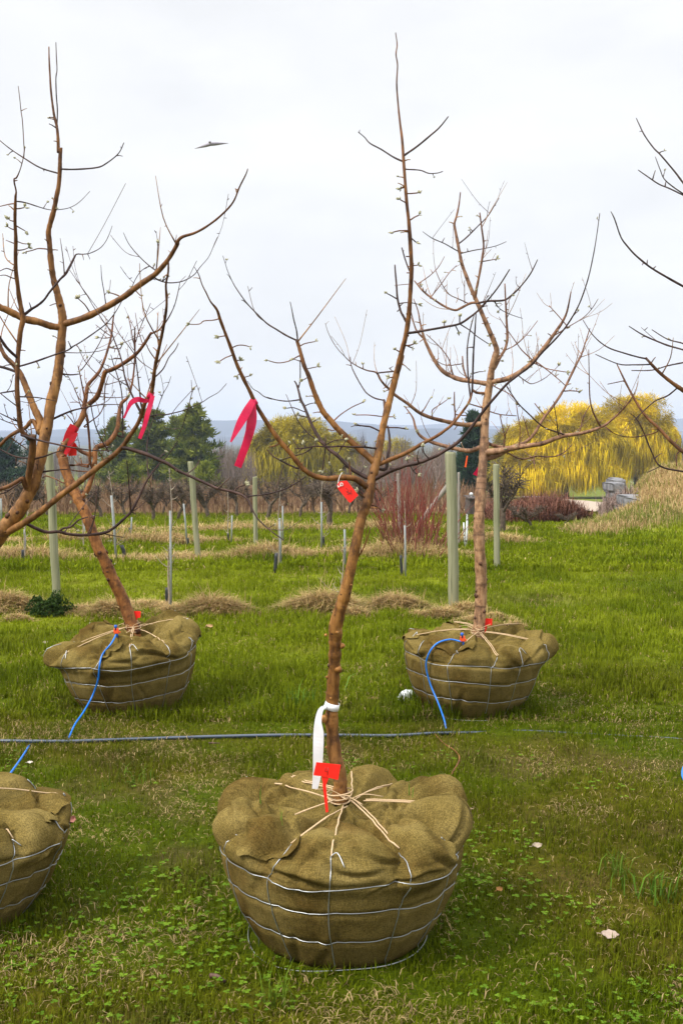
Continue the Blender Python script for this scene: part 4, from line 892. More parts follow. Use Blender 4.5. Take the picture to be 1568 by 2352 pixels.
TA = Tree(3.42, 1, BARK_A, 6, .7); TA.graft = 1430; TA.ymin = 700
strokes(TA, '''
T | zt 640,2120,140 645,2010,135 648,1930,124 628,1800,120 600,1700,122 580,1500,114 570,1380,120 572,1300,116 583,1100,116 595,900,110 600,800,112 602,700,112 606,620,122 606,560,124 640,430,118 668,340,112 695,250,104 750,0,92 z6 830,1450,88 855,1375,86 882,1300,92 905,1200,92 925,1100,86 950,1000,80 985,850,70 1020,650,64 1060,480,62 1100,330,60 1140,170,58 1185,0,56 z7 75,1300,36 105,1160,33 135,1040,33 155,900,31 165,750,29 172,600,28 165,450,26 155,300,24 140,160,21 128,0,20 h2 285,740,14 278,640,12 268,560,9 258,460,7.5 253,380,7 257,300,6 250,250,6 255,205,5 248,150,4
B g=-.25 spur=4 | z6 890,1165,56 830,1120,58 760,1082,55 640,1075,52 540,1085,50 430,1065,48 340,1015,46 270,940,45 200,850,44 120,760,43 60,680,42 0,590,40 z5 690,1480,36 640,1370,35 570,1230,33 520,1120,31 470,980,30 420,850,27 375,730,26 345,640,24 290,570,14 250,490,12 215,420,10 185,330,8 145,262,5
B g=.35 spur=4 | z6 905,1085,40 830,1050,39 760,1010,38 700,960,37 620,880,35 540,820,33 470,740,31 410,640,29 370,550,27 330,450,25 300,390,23 280,310,18 262,255,15 245,225,13
t g=.1 | z6 278,285,13 292,230,12 295,150,11 293,40,9
B g=.5 | z6 285,390,13 230,398,12 165,402,11 80,390,10 0,368,10 z5 830,1430,9 760,1405,9 710,1365,8 660,1335,7 615,1270,5
s | z6 335,445,10 380,425,9 420,418,7
s | z6 330,495,10 240,460,9 180,465,8
s | z6 365,545,11 310,535,10 280,525,9
s | z6 400,590,9 440,565,8
B g=.15 spur=4 | z6 950,945,62 880,880,60 800,810,58 700,720,56 620,640,54 560,570,52 500,500,50 450,400,47 410,300,44 370,180,40 330,90,37 305,0,34 z5 1065,960,31 1050,915,29
B g=.3 | z5 1045,910,17 960,870,16 870,815,15 790,765,14 700,680,12 610,585,11 530,475,10 485,400,8 440,300,6 415,220,6 397,165,5
B g=-.3 | z5 1055,905,14 1045,820,13 1020,720,11 1005,640,9 990,570,7
s | z5 1075,965,12 1120,940,10 1210,922,8
s | z5 1065,1050,12 1010,1080,11 960,1100,10 880,1110,9 800,1090,8
s | z5 1090,1100,9 1050,1085,8 1025,1080,7
s | z5 1150,1160,9 1225,1145,8
s | z5 1140,1240,9 1110,1258,8
s | z6 590,575,13 650,520,11 750,455,10 840,415,8
s b=0 | z6 590,660,10 535,652,9
s | z5 350,725,11 300,735,10 230,740,10 190,768,9 110,770,8
s | z5 410,872,11 365,880,9
s | z5 470,980,11 530,955,10 585,955,9 635,968,8
s | z5 470,1045,11 420,1065,10 372,1095,9
s | z5 520,1090,10 545,1085,9
s | z5 590,1235,9 630,1225,8
s | z5 545,1210,9 528,1218,8
B g=-.5 spur=16 | z6 975,820,18 860,808,17 740,805,16 640,800,15 540,805,14 430,800,13 340,815,12 250,822,10
t g=.3 b=1 | z6 400,815,13 330,860,12 230,890,11 140,918,9
t b=1 | z6 515,805,14 507,900,12 495,980,11 490,1012,9
t b=0 | z6 515,800,10 518,710,8
t b=1 | z6 530,780,12 600,748,10 680,742,8
t b=0 | z6 690,760,10 650,830,8 620,880,7
s | z6 425,800,8 430,765,8
s | z6 340,812,8 330,790,8
s | z6 555,870,10 545,935,8
B g=.4 spur=14 | z6 275,995,18 200,965,16 120,925,14 90,908,13 60,890,12 0,830,9
s | z6 740,1060,18 730,990,14 728,940,11
s | z6 700,970,14 680,985,10 665,1000,9
s | z6 830,1030,9 855,995,8
s | z6 180,820,11 205,780,9
s b=0 | z6 90,790,14 25,805,9
B g=.25 spur=7 | z6 990,955,42 1080,920,40 1180,880,38 1280,830,36 1380,770,32 1480,720,29 1568,660,26 z8 440,455,19 500,380,18 550,310,17 570,250,15
B g=-.2 | z8 573,235,14 z7 575,1350,14 578,1250,13 583,1120,12 592,1000,10 598,890,7
B g=.4 | z8 562,280,13 z7 560,1440,13 547,1330,12 540,1180,11 545,1080,9 570,960,8 585,910,6
B g=-.35 spur=7 | z6 960,1085,42 1040,1040,42 1120,1005,41 1220,970,39 1320,950,37 1420,915,34 1500,880,31 1568,840,29 z8 470,580,24 540,510,22 600,430,21 660,350,20 720,280,18 800,190,17 z7 870,1310,15 960,1240,14 1040,1150,13 1110,1080,12 1180,1000,11 1240,910,10 1290,810,9 1340,660,8 1375,500,7 1395,380,6 1415,235,5
t b=1 | z6 1220,970,12 1240,950,12 1238,930,10
t b=1 | z6 1270,985,12 1300,1030,10 1330,1045,8
t b=1 | z6 1430,910,12 1385,860,11 1375,810,9
B g=-.3 spur=4 | z7 150,1026,19 230,1015,17 300,1003,16 400,985,16 490,965,15 560,920,14 620,870,13 700,780,11 760,700,10 820,605,8
t b=1 | z7 500,972,9 560,1010,8 600,1045,7 680,1098,6
s | z7 490,960,9 490,920,9
s | z7 388,985,8 388,962,8
s | z7 460,975,8 482,1015,8
B g=.25 | z7 137,950,18 118,915,16 100,880,15 80,800,14 72,700,12 65,620,11 62,575,8
s | z7 75,800,9 40,780,8 10,765,7
t b=1 | z7 95,830,8 140,825,7 180,828,6 212,835,6
s b=0 | z7 95,868,8 78,885,8
B g=.3 | z7 158,615,10 130,540,10 108,462,8
t b=0 | z7 160,702,5 120,706,5 60,712,4
B g=.25 | z6 1135,140,16 1060,145,14 965,155,13
B g=.45 spur=5 | z6 1045,480,26 1034,400,24 1020,392,14 950,375,13 880,330,12 830,260,11 780,170,10 745,90,9 735,10,7
s | z6 1025,540,11 900,525,10 780,525,9
B g=-.3 | z6 995,668,16 920,630,15 870,622,14 800,615,11
s | z6 820,618,14 798,610,13
B g=-.2 | z6 1045,632,13 1150,635,13 1215,645,11
s | z6 1180,640,12 1215,642,14
s | z6 1115,190,9 1080,195,9
s | z6 1080,540,10 1112,540,9
B g=.5 | z6 985,1000,30 1050,995,32 1068,880,30 1082,800,27 1080,710,22 1065,620,14
s | z7 130,1110,11 160,1108,10 185,1100,9
s | z7 145,1112,9 178,1125,8
s | z7 110,1160,10 70,1138,8
s | z7 150,350,11 90,350,9 50,360,8
s | z7 150,105,9 215,100,9
s | z7 140,168,9 98,145,8
s | z7 165,278,11 190,262,9 220,248,8
s | z7 130,62,8 100,72,7
s | z7 172,400,9 200,425,8
s | z7 178,580,8 215,578,6
s b=0 | z7 172,630,9 140,628,8
s b=0 | z7 165,520,9 135,520,8
B g=.3 | h2 278,740,9 235,720,8 180,685,7 130,658,6 105,630,5 77,607,4
B g=-.3 | h2 290,712,10 350,670,9 410,620,8 450,585,7 490,535,5
B g=-.2 | h2 292,777,6.5 360,782,6 400,796,5 440,795,4.5 465,787,4
s | h2 285,858,6 272,866,5
t b=1 | z6 890,1310,13 960,1330,11 1010,1365,9
t b=1 | z6 880,1265,16 830,1230,13 805,1205,9
t | z6 960,1170,13 1000,1215,11 1015,1245,8
t | z9 800,825,9 835,760,8 862,680,5
''')
TC = Tree(3.6, 2, BARK_C, 8, 5.5); TC.ymin = 560
strokes(TC, '''
T | d -128,1850,46 -120,1790,45 -105,1700,43 -88,1550,42 -66,1400,41 -40,1290,40 z4 20,1030,138 100,930,130 180,830,125 240,720,118 300,600,112 335,470,108 370,320,104 400,180,98 430,40,95 z2 450,950,92 480,830,88 510,700,84 525,580,80 540,430,78 550,300,75 555,200,76 540,100,70 515,0,62 z1 500,1250,58 470,1130,54 450,980,51 440,850,48 430,740,46 450,650,44 480,540,42 500,430,40 520,330,38 530,200,36 532,100,35 535,0,34 h1 270,700,16 268,640,14 262,580,13 250,530,11 240,460,10 234,400,9 230,330,8 227,270,7 226,215,5
B g=.2 | h1 262,585,7 265,510,6 260,440,6 258,360,5.5 263,320,5 260,260,5 258,195,4
B g=-.3 spur=5 | z2 575,240,60 700,205,58 800,165,57 900,115,56 1000,60,54 1100,0,52 z1 1180,1245,50 1270,1180,48 1360,1120,46 1430,1050,42 1500,960,37 1568,840,34 h1 810,1120,16 835,1090,14 895,1070,12 950,1040,10 1015,990,9 1070,930,8 1100,860,7 1130,800,6 1138,775,4
B g=-.4 spur=8 | z2 540,275,58 450,262,60 340,225,64 240,205,66 150,165,64 60,120,60 0,95,56 -120,20,50 -260,-80,40
B g=-.35 spur=4 | z4 50,1040,66 150,990,64 250,930,61 340,870,57 440,790,54 550,700,53 650,630,52 740,560,51 830,490,50 920,420,48 1000,360,45 1080,280,42 1150,180,40 1210,90,38 1250,0,38 z2 1280,940,38 1330,870,37 1350,780,36 1365,650,34 1385,540,32 1410,430,30 1435,310,28 1455,200,26 1470,90,24 1470,0,22 z1 1465,1200,21 1485,1090,18 1485,970,13
B g=.3 | z3 450,1300,14 480,1325,13 600,1308,12 680,1305,12 750,1290,11 830,1270,10 890,1245,9 1000,1195,8 1060,1155,7 1140,1110,6 1190,1060,6 1215,1030,5
t b=1 | z3 875,1255,9 890,1200,8 905,1130,8 918,1095,7
B g=.2 | z3 870,1262,8 850,1330,7 830,1400,7 780,1520,5
B g=-.25 spur=5 | z4 1080,285,38 1180,310,38 1300,350,36 1400,395,33 1480,430,31 1568,490,29 l5 1080,430,18 1180,475,17 1280,520,16 1370,540,15 1440,570,13 z9 230,560,8.5 260,620,8 320,680,7 380,725,6 408,742,4
B g=.3 | z9 195,513,9 260,505,8.5 330,495,8 400,475,7.5 460,445,7 520,405,5
t b=1 | l5 1375,540,9 1395,515,8 1440,500,7
B g=.3 spur=7 | z2 1235,1005,26 1180,900,20 1130,790,18 1100,700,16 1080,590,14 1050,490,13 1010,390,12 980,310,11 920,230,9 860,140,8 820,80,7 775,0,7 z1 750,1275,6 710,1210,6 670,1160,5
B g=-.2 | z2 1250,970,18 1235,850,14 1220,720,12 1200,560,10 1185,430,9 1190,300,8 1195,265,6
B g=.4 | z2 1365,715,14 1440,640,12 1490,540,10 1540,480,9 1568,430,8 z3 790,670,5
B g=.3 | z3 672,500,13 720,420,11 760,330,9 790,210,8 805,130,6
B g=.2 | z3 580,95,16 620,120,13 700,142,11 800,135,10 880,105,9 940,60,8 985,0,7 h3 960,90,3 990,20,3 1000,0,3
B g=.3 | z1 1370,1075,13 1310,1030,10 1250,975,9 1180,900,8 1130,830,7 1090,745,5
B g=.2 | z1 1378,1075,12 1385,1000,9 1390,900,9 1392,860,8
s | z1 1395,850,12 1390,840,10
B g=.2 | z1 935,1370,12 920,1270,9 900,1150,8 892,1030,5
B g=.3 | z1 1160,1240,8 1200,1150,7 1250,1080,7 1298,1055,6
s | z1 1060,1310,14 1020,1290,12 970,1275,10
s | z1 1200,1260,11 1240,1300,10
s | z1 795,1450,14 750,1380,11 695,1330,10
B g=.35 spur=4 | z4 240,960,30 350,1015,30 430,1035,29 520,1030,29 600,1050,28 700,1060,28 820,1055,27 920,1040,27 1000,1000,26 1080,930,25 1160,850,25 1220,740,22 1280,610,18 1330,530,15 1400,440,12 1470,370,10 1530,290,9 1568,230,7
B g=-.2 | z4 530,1025,22 560,1000,19 620,990,18 660,960,17 700,925,15 780,900,11
t | z4 900,1045,11 1000,1065,9 1090,1080,6
t | z4 1155,850,15 1145,700,13 1130,520,10 1120,400,8
t | z4 1310,530,15 1300,400,13 1300,250,11 1330,100,9 1375,0,8 z2 1430,880,7 1480,790,6 1510,705,5
B g=-.35 spur=3 | z4 265,700,60 255,560,61 275,430,63 290,320,65 292,180,60
B g=-.2 spur=8 | z4 290,230,46 240,190,44 200,150,44 180,90,45 172,0,44 z2 155,850,42 155,700,41 160,550,42 170,430,44 185,300,46 205,200,48 190,110,44 170,0,40 z1 160,1220,38 145,1100,36 140,950,34 143,800,32 135,650,30 138,500,27 140,430,22 145,380,15 130,310,14 128,272,14 150,258,13 180,190,9 205,100,8 215,30,8 215,0,8 h1 105,560,4 98,510,4 92,450,3.5 85,395,3
B g=.25 spur=9 | z1 215,1470,28 280,1420,24 330,1390,22 390,1340,20 440,1270,19 530,1160,20 580,1110,22 620,1040,22 660,960,18 680,935,11 740,935,9 800,925,8 880,885,7 930,830,6 965,760,6 992,685,4
B g=.3 | z1 155,470,13 200,475,12 260,490,11 320,510,10 400,535,8 455,545,7
B g=.3 | z1 490,545,8 580,535,7 640,515,6 690,485,6 740,440,5 795,380,4
s | z1 125,645,12 100,640,10 80,628,9
s | z1 125,718,12 100,710,10 75,695,8
s | z1 155,690,11 190,710,10 225,730,8
s | z1 160,825,10 200,840,9 235,845,8
s b=0 | z1 130,840,12 95,828,9 55,812,6
s | z1 165,900,12 210,895,10 250,880,8
s | z1 415,890,12 340,885,11 290,900,10 230,915,8
s | z1 120,490,12 60,500,10 0,515,8
s | z1 155,535,12 215,525,9
s | z1 120,1080,11 60,1060,9 0,1085,7
s | z1 110,1145,11 50,1120,9 0,1125,7
B g=.3 | h1 265,795,8 185,770,7 110,725,6 50,685,5 0,645,4 -40,610,4
B g=-.3 | h1 283,777,9 350,778,8 445,770,7 490,750,6 545,705,5 570,655,4
B g=-.35 | z2 178,615,18 300,580,17 400,545,16 500,510,15 600,475,14 650,440,13 720,400,12 850,310,11 940,240,10 1020,140,9 1075,45,7
B g=.4 | z2 460,1085,22 560,1040,18 650,1005,16 740,985,14 830,965,12 900,955,10 1060,955,7
B g=.2 | z2 535,680,16 620,692,13 700,685,10
B g=-.3 | z2 150,535,28 60,450,26 0,360,24 -60,270,20 -140,120,14
B g=.3 spur=4 | z2 350,1190,70 365,1120,70 310,1000,62 270,900,58 220,770,54 180,680,48 120,600,42 50,530,38 10,450,34 0,420,32 -60,300,26
B g=.2 | z2 190,690,26 130,660,26 60,635,25 0,620,24 -80,600,20
B g=-.2 | z2 175,885,14 300,890,11 380,900,10 500,925,6
B g=.2 | z2 150,830,16 60,845,13 0,855,11 -50,870,8
B g=-.2 spur=4 | z2 200,1225,26 350,1270,18 500,1305,15 650,1335,13 820,1358,11 1000,1360,7
B g=-.25 | z2 300,1435,20 400,1410,15 480,1380,12 550,1360,8
B g=.2 | z2 290,1430,20 200,1425,17 130,1410,14 60,1380,12 0,1345,10 -50,1310,8
B g=-.3 | z4 230,640,46 215,600,42 200,562,40 150,590,38 80,630,36 0,655,34 -120,690,26
B g=.2 | z4 200,590,14 120,640,13 60,680,12 0,700,11 -60,720,8
B g=.25 | z4 350,160,40 290,50,38 230,110,36 130,160,34 60,210,31 0,270,28 -80,330,22
t | z4 100,205,12 180,260,10 250,310,8
B g=.2 | z4 350,505,20 430,495,16 520,485,12 600,480,9
B g=-.2 | z2 140,960,12 60,900,10 0,850,8
B g=.2 | z2 150,1100,14 60,1060,11 0,1030,9
B g=.3 | z2 240,1190,12 170,1140,10 100,1120,9 0,1080,7
''')
TB_ = Tree(6.4, 3, BARK_B, 7, 6)
strokes(TB_, '''
T | h5 622,900,62 612,850,58 590,780,56 555,690,54 515,610,52 480,530,52 450,470,50 425,400,50 400,330,50 360,250,48 325,180,47 300,110,46 290,60,45
B g=.25 spur=4 | z2 557,1425,72 530,1380,66 580,1300,60 640,1200,56 720,1080,54 745,1000,50 750,950,44 765,850,38 780,780,34 850,700,30 890,640,26 930,540,22 960,440,20 985,340,18 1000,200,14 1008,160,10
B g=-.3 spur=5 | z2 745,985,46 800,940,45 860,880,44 900,770,42 930,670,42 980,650,38 1060,610,35 1150,550,32 1220,490,29 1280,410,26 1330,330,24 1345,325,17 1400,300,15 1440,250,13
B g=.3 spur=4 | z4 700,770,50 760,680,48 800,590,46 830,480,46 840,390,45 z2 850,1340,46 940,1300,44 1000,1240,43 1040,1150,40 1050,1060,36 1070,950,32 1130,890,24 1160,800,19 1180,680,17 1190,560,15 1193,430,13 1192,270,8
B g=-.2 | z4 825,500,24 797,410,22 z2 795,1350,22 785,1200,21 770,1080,19 755,1000,17 745,880,15 725,780,12 708,690,10 690,610,8
B g=.2 | z4 835,355,38 760,340,36 700,310,32 640,250,26
t | z2 1195,520,9 1130,430,8 1060,340,7 1000,220,5
t | z2 1190,460,9 1160,300,8 1130,160,6
t | z2 1200,400,9 1230,300,8 1280,180,7 1330,60,5
t | z2 1260,420,9 1230,330,8 1210,240,7 1195,145,5
t | z2 1200,530,9 1260,590,8 1350,650,6
t | z2 900,720,10 820,650,8 750,570,7 700,470,5
t | z2 720,650,10 800,540,9 870,430,8 920,330,7 945,300,5
t b=1 | z2 985,360,10 930,370,8 880,365,6
t | z2 980,350,9 920,310,8 845,250,5
t b=1 | z2 1045,465,10 1075,440,10
B g=.3 | z2 1080,1240,14 1082,1100,13 1085,1000,12 1070,820,11 1030,680,10 1000,590,8 980,515,6
t | z2 740,1150,12 820,1090,11 880,1040,10 920,950,9 930,800,8 960,700,6
B g=-.3 | z2 960,1370,15 900,1270,12 850,1160,11 820,1050,10 795,910,7
t b=1 | z2 890,885,10 1000,895,8 1120,885,6
t | z2 760,960,10 700,900,8 655,815,5
t | z2 720,960,9 690,935,8 620,935,6
t | z2 770,850,10 860,855,8 960,860,6
t | z2 1090,1240,14 1040,1230,12 960,1230,10
t | z2 940,780,8 1050,750,7 1180,730,5
t b=1 | z4 770,440,14 700,435,12 640,450,10 600,440,9
t b=1 | z4 780,460,16 700,445,13 620,440,11
t b=1 | z4 800,500,13 680,495,11 600,480,9
t b=1 | z4 560,600,14 480,560,12 400,540,10 380,555,9
t | z4 790,660,18 720,680,14 680,690,10
t | z2 660,1140,12 640,1100,10 590,1040,7
''')
TD = Tree(6.3, 4, BARK_D, 8, 7)
strokes(TD, '''
T | h6 622,910,60 628,860,57 635,780,55 640,690,54 640,600,53 635,500,53 630,400,52 633,300,50 640,200,48 648,100,44 655,0,42 z8 655,450,58 670,300,54 690,180,49 700,100,46 720,20,44 z7 735,1140,37 715,1080,33 690,1020,31 660,950,30 630,880,29 600,810,28 560,720,26 530,640,24 505,570,22 490,500,21 475,420,20 460,340,18 455,305,16 470,250,13 485,180,10 495,95,7
B g=.3 spur=8 | z7 675,1362,32 600,1350,31 500,1335,30 430,1310,29 370,1270,28 320,1200,25 280,1120,22 255,1060,18 230,960,11 215,880,8 185,800,5
t | z7 250,1060,13 200,1000,11 170,890,7
t | z7 445,1310,11 430,1240,9 410,1185,8 350,1110,7 270,1035,5
t | z7 540,1335,14 515,1260,12 508,1180,9
t b=1 | z7 505,1230,7 400,1240,6 320,1200,5
B g=-.3 spur=8 | z7 705,1350,35 800,1330,34 880,1290,33 960,1230,31 1020,1160,29 1080,1080,25 1130,1010,21 1170,950,17 1200,880,13 1225,755,8
t | z7 1120,1040,9 1200,990,7 1300,930,6 1360,870,5 1405,800,4
t | z7 1190,970,8 1130,900,7 1080,845,6
t b=1 | z7 980,1225,8 1060,1260,7 1130,1275,7 1195,1285,6
t | z7 970,1205,9 900,1140,8 850,1070,7 800,1000,6 750,920,4
t | z7 1000,1220,9 1080,1280,8 1140,1330,7 1190,1375,6
t b=1 | z7 880,1310,8 920,1340,7 970,1362,6 1060,1320,5 1140,1245,4
B g=.25 spur=6 | z7 720,1260,24 755,1190,21 790,1130,19 805,1060,17 800,950,15 795,850,12 788,700,9
t | z7 790,1140,8 860,1105,7 930,1040,6 1005,945,5
B g=-.25 spur=10 | z7 590,800,20 600,740,18 620,640,16 640,520,15 648,440,13 635,330,11 622,230,8
t b=1 | z7 645,552,8 690,545,7 730,538,6
B g=.35 spur=9 | z7 600,825,18 560,830,17 500,860,16 460,875,15 400,855,14 320,805,13 250,750,12 190,680,8
B g=-.35 spur=8 | z7 605,830,16 680,815,14 780,810,13 830,780,12 900,710,10 960,630,9 1005,540,6
t | z7 545,830,8 480,800,7 420,770,7 370,700,6 330,610,5
t | z7 300,790,8 370,700,7 420,630,6 470,580,5
t | z7 215,700,7 290,650,6 350,590,6 390,520,4
t | z7 522,820,6 522,680,5
t | z7 720,820,7 760,870,6 830,905,5 905,930,4
B g=.3 spur=8 | z7 485,435,10 540,390,9 600,330,8 670,260,7 710,200,6 750,135,4
B g=-.3 spur=8 | z7 470,480,8 390,435,7 310,400,6 245,355,4
B g=-.2 spur=8 | z7 497,500,8 580,480,7 650,468,6 730,450,5 798,422,4
B g=-.35 spur=8 | z8 650,450,34 590,455,31 520,458,29 420,440,27 300,410,25 220,375,23 150,320,21 70,265,19 z6 1085,300,23 1040,260,21 1000,210,19 965,150,17 880,130,12 800,95,10 730,50,8 680,0,7 z5 1420,1000,6 1370,930,6 1325,840,5 1300,760,4
t b=1 | z8 240,380,8 270,330,7 295,285,6
t b=1 | z8 310,400,8 310,360,8 360,325,6 410,290,5
t | z8 460,400,12 455,330,10 455,240,7
t | z8 460,390,9 500,395,8 540,398,6
B g=.4 spur=8 | z8 620,610,32 560,630,30 480,620,28 400,600,26 300,570,24 230,530,20 200,480,16 180,410,11 130,340,7
B g=-.35 spur=8 | z8 670,640,46 760,630,44 850,610,36 950,595,32 1040,580,30 1120,550,29 1180,530,27 1260,520,24 1350,500,22 1440,465,18 1500,420,14 1568,355,10 h4 1320,755,6 1345,715,4
B g=.2 | z8 670,678,34 720,670,32 780,640,27 850,610,22
B g=.35 spur=7 | z8 850,600,24 920,575,22 980,520,20 1040,420,19 1110,330,18 1180,220,16 1240,100,15 1280,20,14 z7 1290,1180,12 1320,1090,9 1350,995,6
t b=1 | z7 1180,1410,9 1220,1408,8 1275,1412,7
t | z8 1410,450,14 1370,370,11 1350,280,9 1345,130,7 1342,-40,5
t | z8 1280,510,9 1310,400,8 1350,330,6
B g=-.2 | z8 1190,525,12 1130,505,11 1040,470,10 940,380,9 880,320,8 830,250,7 800,205,6
t | z8 800,640,12 820,650,11 900,685,10 1000,665,9 1100,670,8 1180,640,7 1230,590,5
t | z8 980,670,9 980,700,8 990,760,6
t | z8 1450,470,8 1500,510,6 1568,535,5
t | z8 780,620,10 790,530,9 820,460,7
t | z8 790,540,9 770,460,8 755,390,7
t | z8 885,595,9 890,470,7
t | z8 950,540,9 910,400,6
t | z8 1140,520,9 1130,430,7 1110,300,5
t | z8 1060,400,9 1020,360,8 985,315,6
t b=1 | z8 880,430,7 865,330,6
B g=.2 | z8 662,575,26 700,590,24 760,605,22 830,608,20
t | z8 640,345,10 590,330,9 550,318,7
t | z8 690,370,8 760,390,7 865,398,6
t | z7 660,1425,20 600,1420,18 575,1400,14
t | z7 720,1380,8 820,1430,7 880,1500,6
''')
TE = Tree(3.7, 5, BARK_C, 4, .6)
strokes(TE, '''
T | d 1906,1850,46 1900,1700,42 1880,1500,40 1840,1300,38 1800,1150,35 1770,1000,31 1745,800,26 1730,600,20 1720,400,13 1715,200,6
B g=.2 | zr 1070,960,16 900,800,14 760,640,13 679,535,11 630,470,10 550,375,9 510,335,8 460,265,7 430,205,6 412,165,4
B g=.3 | zr 1070,820,13 900,720,11 760,640,10 679,603,9 600,565,8 540,540,8 480,500,7 423,460,5
B g=-.1 | zr 690,603,8 620,555,7 570,510,6 548,460,5 520,385,4
B g=-.2 | zr 1080,1290,20 900,1230,16 760,1160,14 679,1120,13 580,1065,12 490,1010,11 410,945,10 360,890,9 325,840,8 290,740,7 268,695,4
B g=.2 | zr 1090,1660,18 900,1600,15 760,1510,12 679,1480,10 610,1460,9 540,1435,9 450,1395,8 370,1345,5
B g=.2 | zr 700,1480,8 679,1445,8 590,1420,7 500,1365,5
B g=-.1 | zr 1130,1960,40 900,1850,34 760,1760,30 679,1710,26 620,1670,22 540,1605,18 465,1525,14
B g=-.2 | zr 470,1530,11 420,1520,9 350,1500,9 250,1465,8 170,1400,6 110,1310,4
B g=.3 | zr 495,1562,9 400,1565,8 310,1560,7 180,1505,5
B g=.25 | zr 760,1540,9 679,1552,9 590,1570,8 500,1595,7 385,1597,5
B g=.1 | zr 650,1695,11 640,1700,10 590,1740,9 520,1770,8 450,1830,7 400,1880,6
B g=.25 | zr 1180,2330,36 900,2200,29 760,2110,26 679,2060,23 600,1990,21 540,1925,19 470,1860,16 420,1790,14 370,1700,12 340,1640,10 300,1555,6
t | zr 345,1655,6 250,1675,5
t | zr 535,1930,8 520,1950,7 400,1975,6 300,1960,5 240,1915,4
B g=.1 | zr 1000,2230,14 800,2190,12 679,2170,11 550,2140,10 500,2060,9 460,1960,8 420,1880,7 380,1840,5
t | zr 550,2140,7 475,2175,5
t | zr 640,2080,8 640,2140,7
''')
# ------------------------------------------------------------------ burlap root balls
def m_burlap():
    m, t, b, o = mat('olive burlap')
    big = noise_node(t, 5, 5, .6); 
    uv = tn(t, 'ShaderNodeUVMap'); uv.uv_map = 'UVMap'
    def thread(sx, sy):
        mp_ = tn(t, 'ShaderNodeMapping'); mp_.inputs['Scale'].default_value = (sx, sy, 1); t.links.new(uv.outputs['UV'], mp_.inputs['Vector'])
        n = tn(t, 'ShaderNodeTexNoise'); n.inputs['Scale'].default_value = 1.0; n.inputs['Detail'].default_value = 3; n.inputs['Roughness'].default_value = .65
        t.links.new(mp_.outputs['Vector'], n.inputs['Vector']); return n
    a = thread(300, 22); c = thread(22, 300); sp = thread(170, 170)
    col = ramp(t, big.outputs['Fac'], [(.25, (.072, .052, .014)), (.5, (.146, .107, .033)), (.78, (.222, .168, .062))])
    h = tn(t, 'ShaderNodeMath', operation='ADD'); t.links.new(a.outputs['Fac'], h.inputs[0]); t.links.new(c.outputs['Fac'], h.inputs[1])
    th = ramp(t, h.outputs[0], [(.35, (.55, .55, .52)), (.5, (.95, .95, .95)), (.65, (1.35, 1.33, 1.25))]); 
    h.use_clamp = False
    hm = tn(t, 'ShaderNodeMath', operation='MULTIPLY'); hm.inputs[1].default_value = .5; t.links.new(h.outputs[0], hm.inputs[0])
    t.links.new(hm.outputs[0], th.inputs['Fac'])
    k = mixc(t, 'MULTIPLY', .9, col.outputs['Color'], th.outputs['Color'])
    gr = noise_node(t, 260, 2, .6); gk = ramp(t, gr.outputs['Fac'], [(.3, (.5, .5, .48)), (.7, (1.45, 1.43, 1.36))])
    k = mixc(t, 'MULTIPLY', .85, k, gk.outputs['Color'])
    st = noise_node(t, 2.3, 6, .65); sk = ramp(t, st.outputs['Fac'], [(.36, (.62, .5, .42)), (.5, (1, 1, 1))])       # soil stains
    k = mixc(t, 'MULTIPLY', .8, k, sk.outputs['Color'])
    t.links.new(k, b.inputs['Base Color']); b.inputs['Roughness'].default_value = .95; b.inputs['Specular IOR Level'].default_value = .02
    bump(t, b, hm.outputs[0], .8, .003)
    return m
M_BURLAP = m_burlap()
M_WIRE, t_, b_, o_ = mat('galvanised wire'); b_.inputs['Base Color'].default_value = (.42, .44, .46, 1); b_.inputs['Metallic'].default_value = .75; b_.inputs['Roughness'].default_value = .38
M_TWINE = m_plain('sisal twine', [(.3, (.42, .29, .16)), (.7, (.62, .46, .29))], 300, .85, .1, (.5, .001))

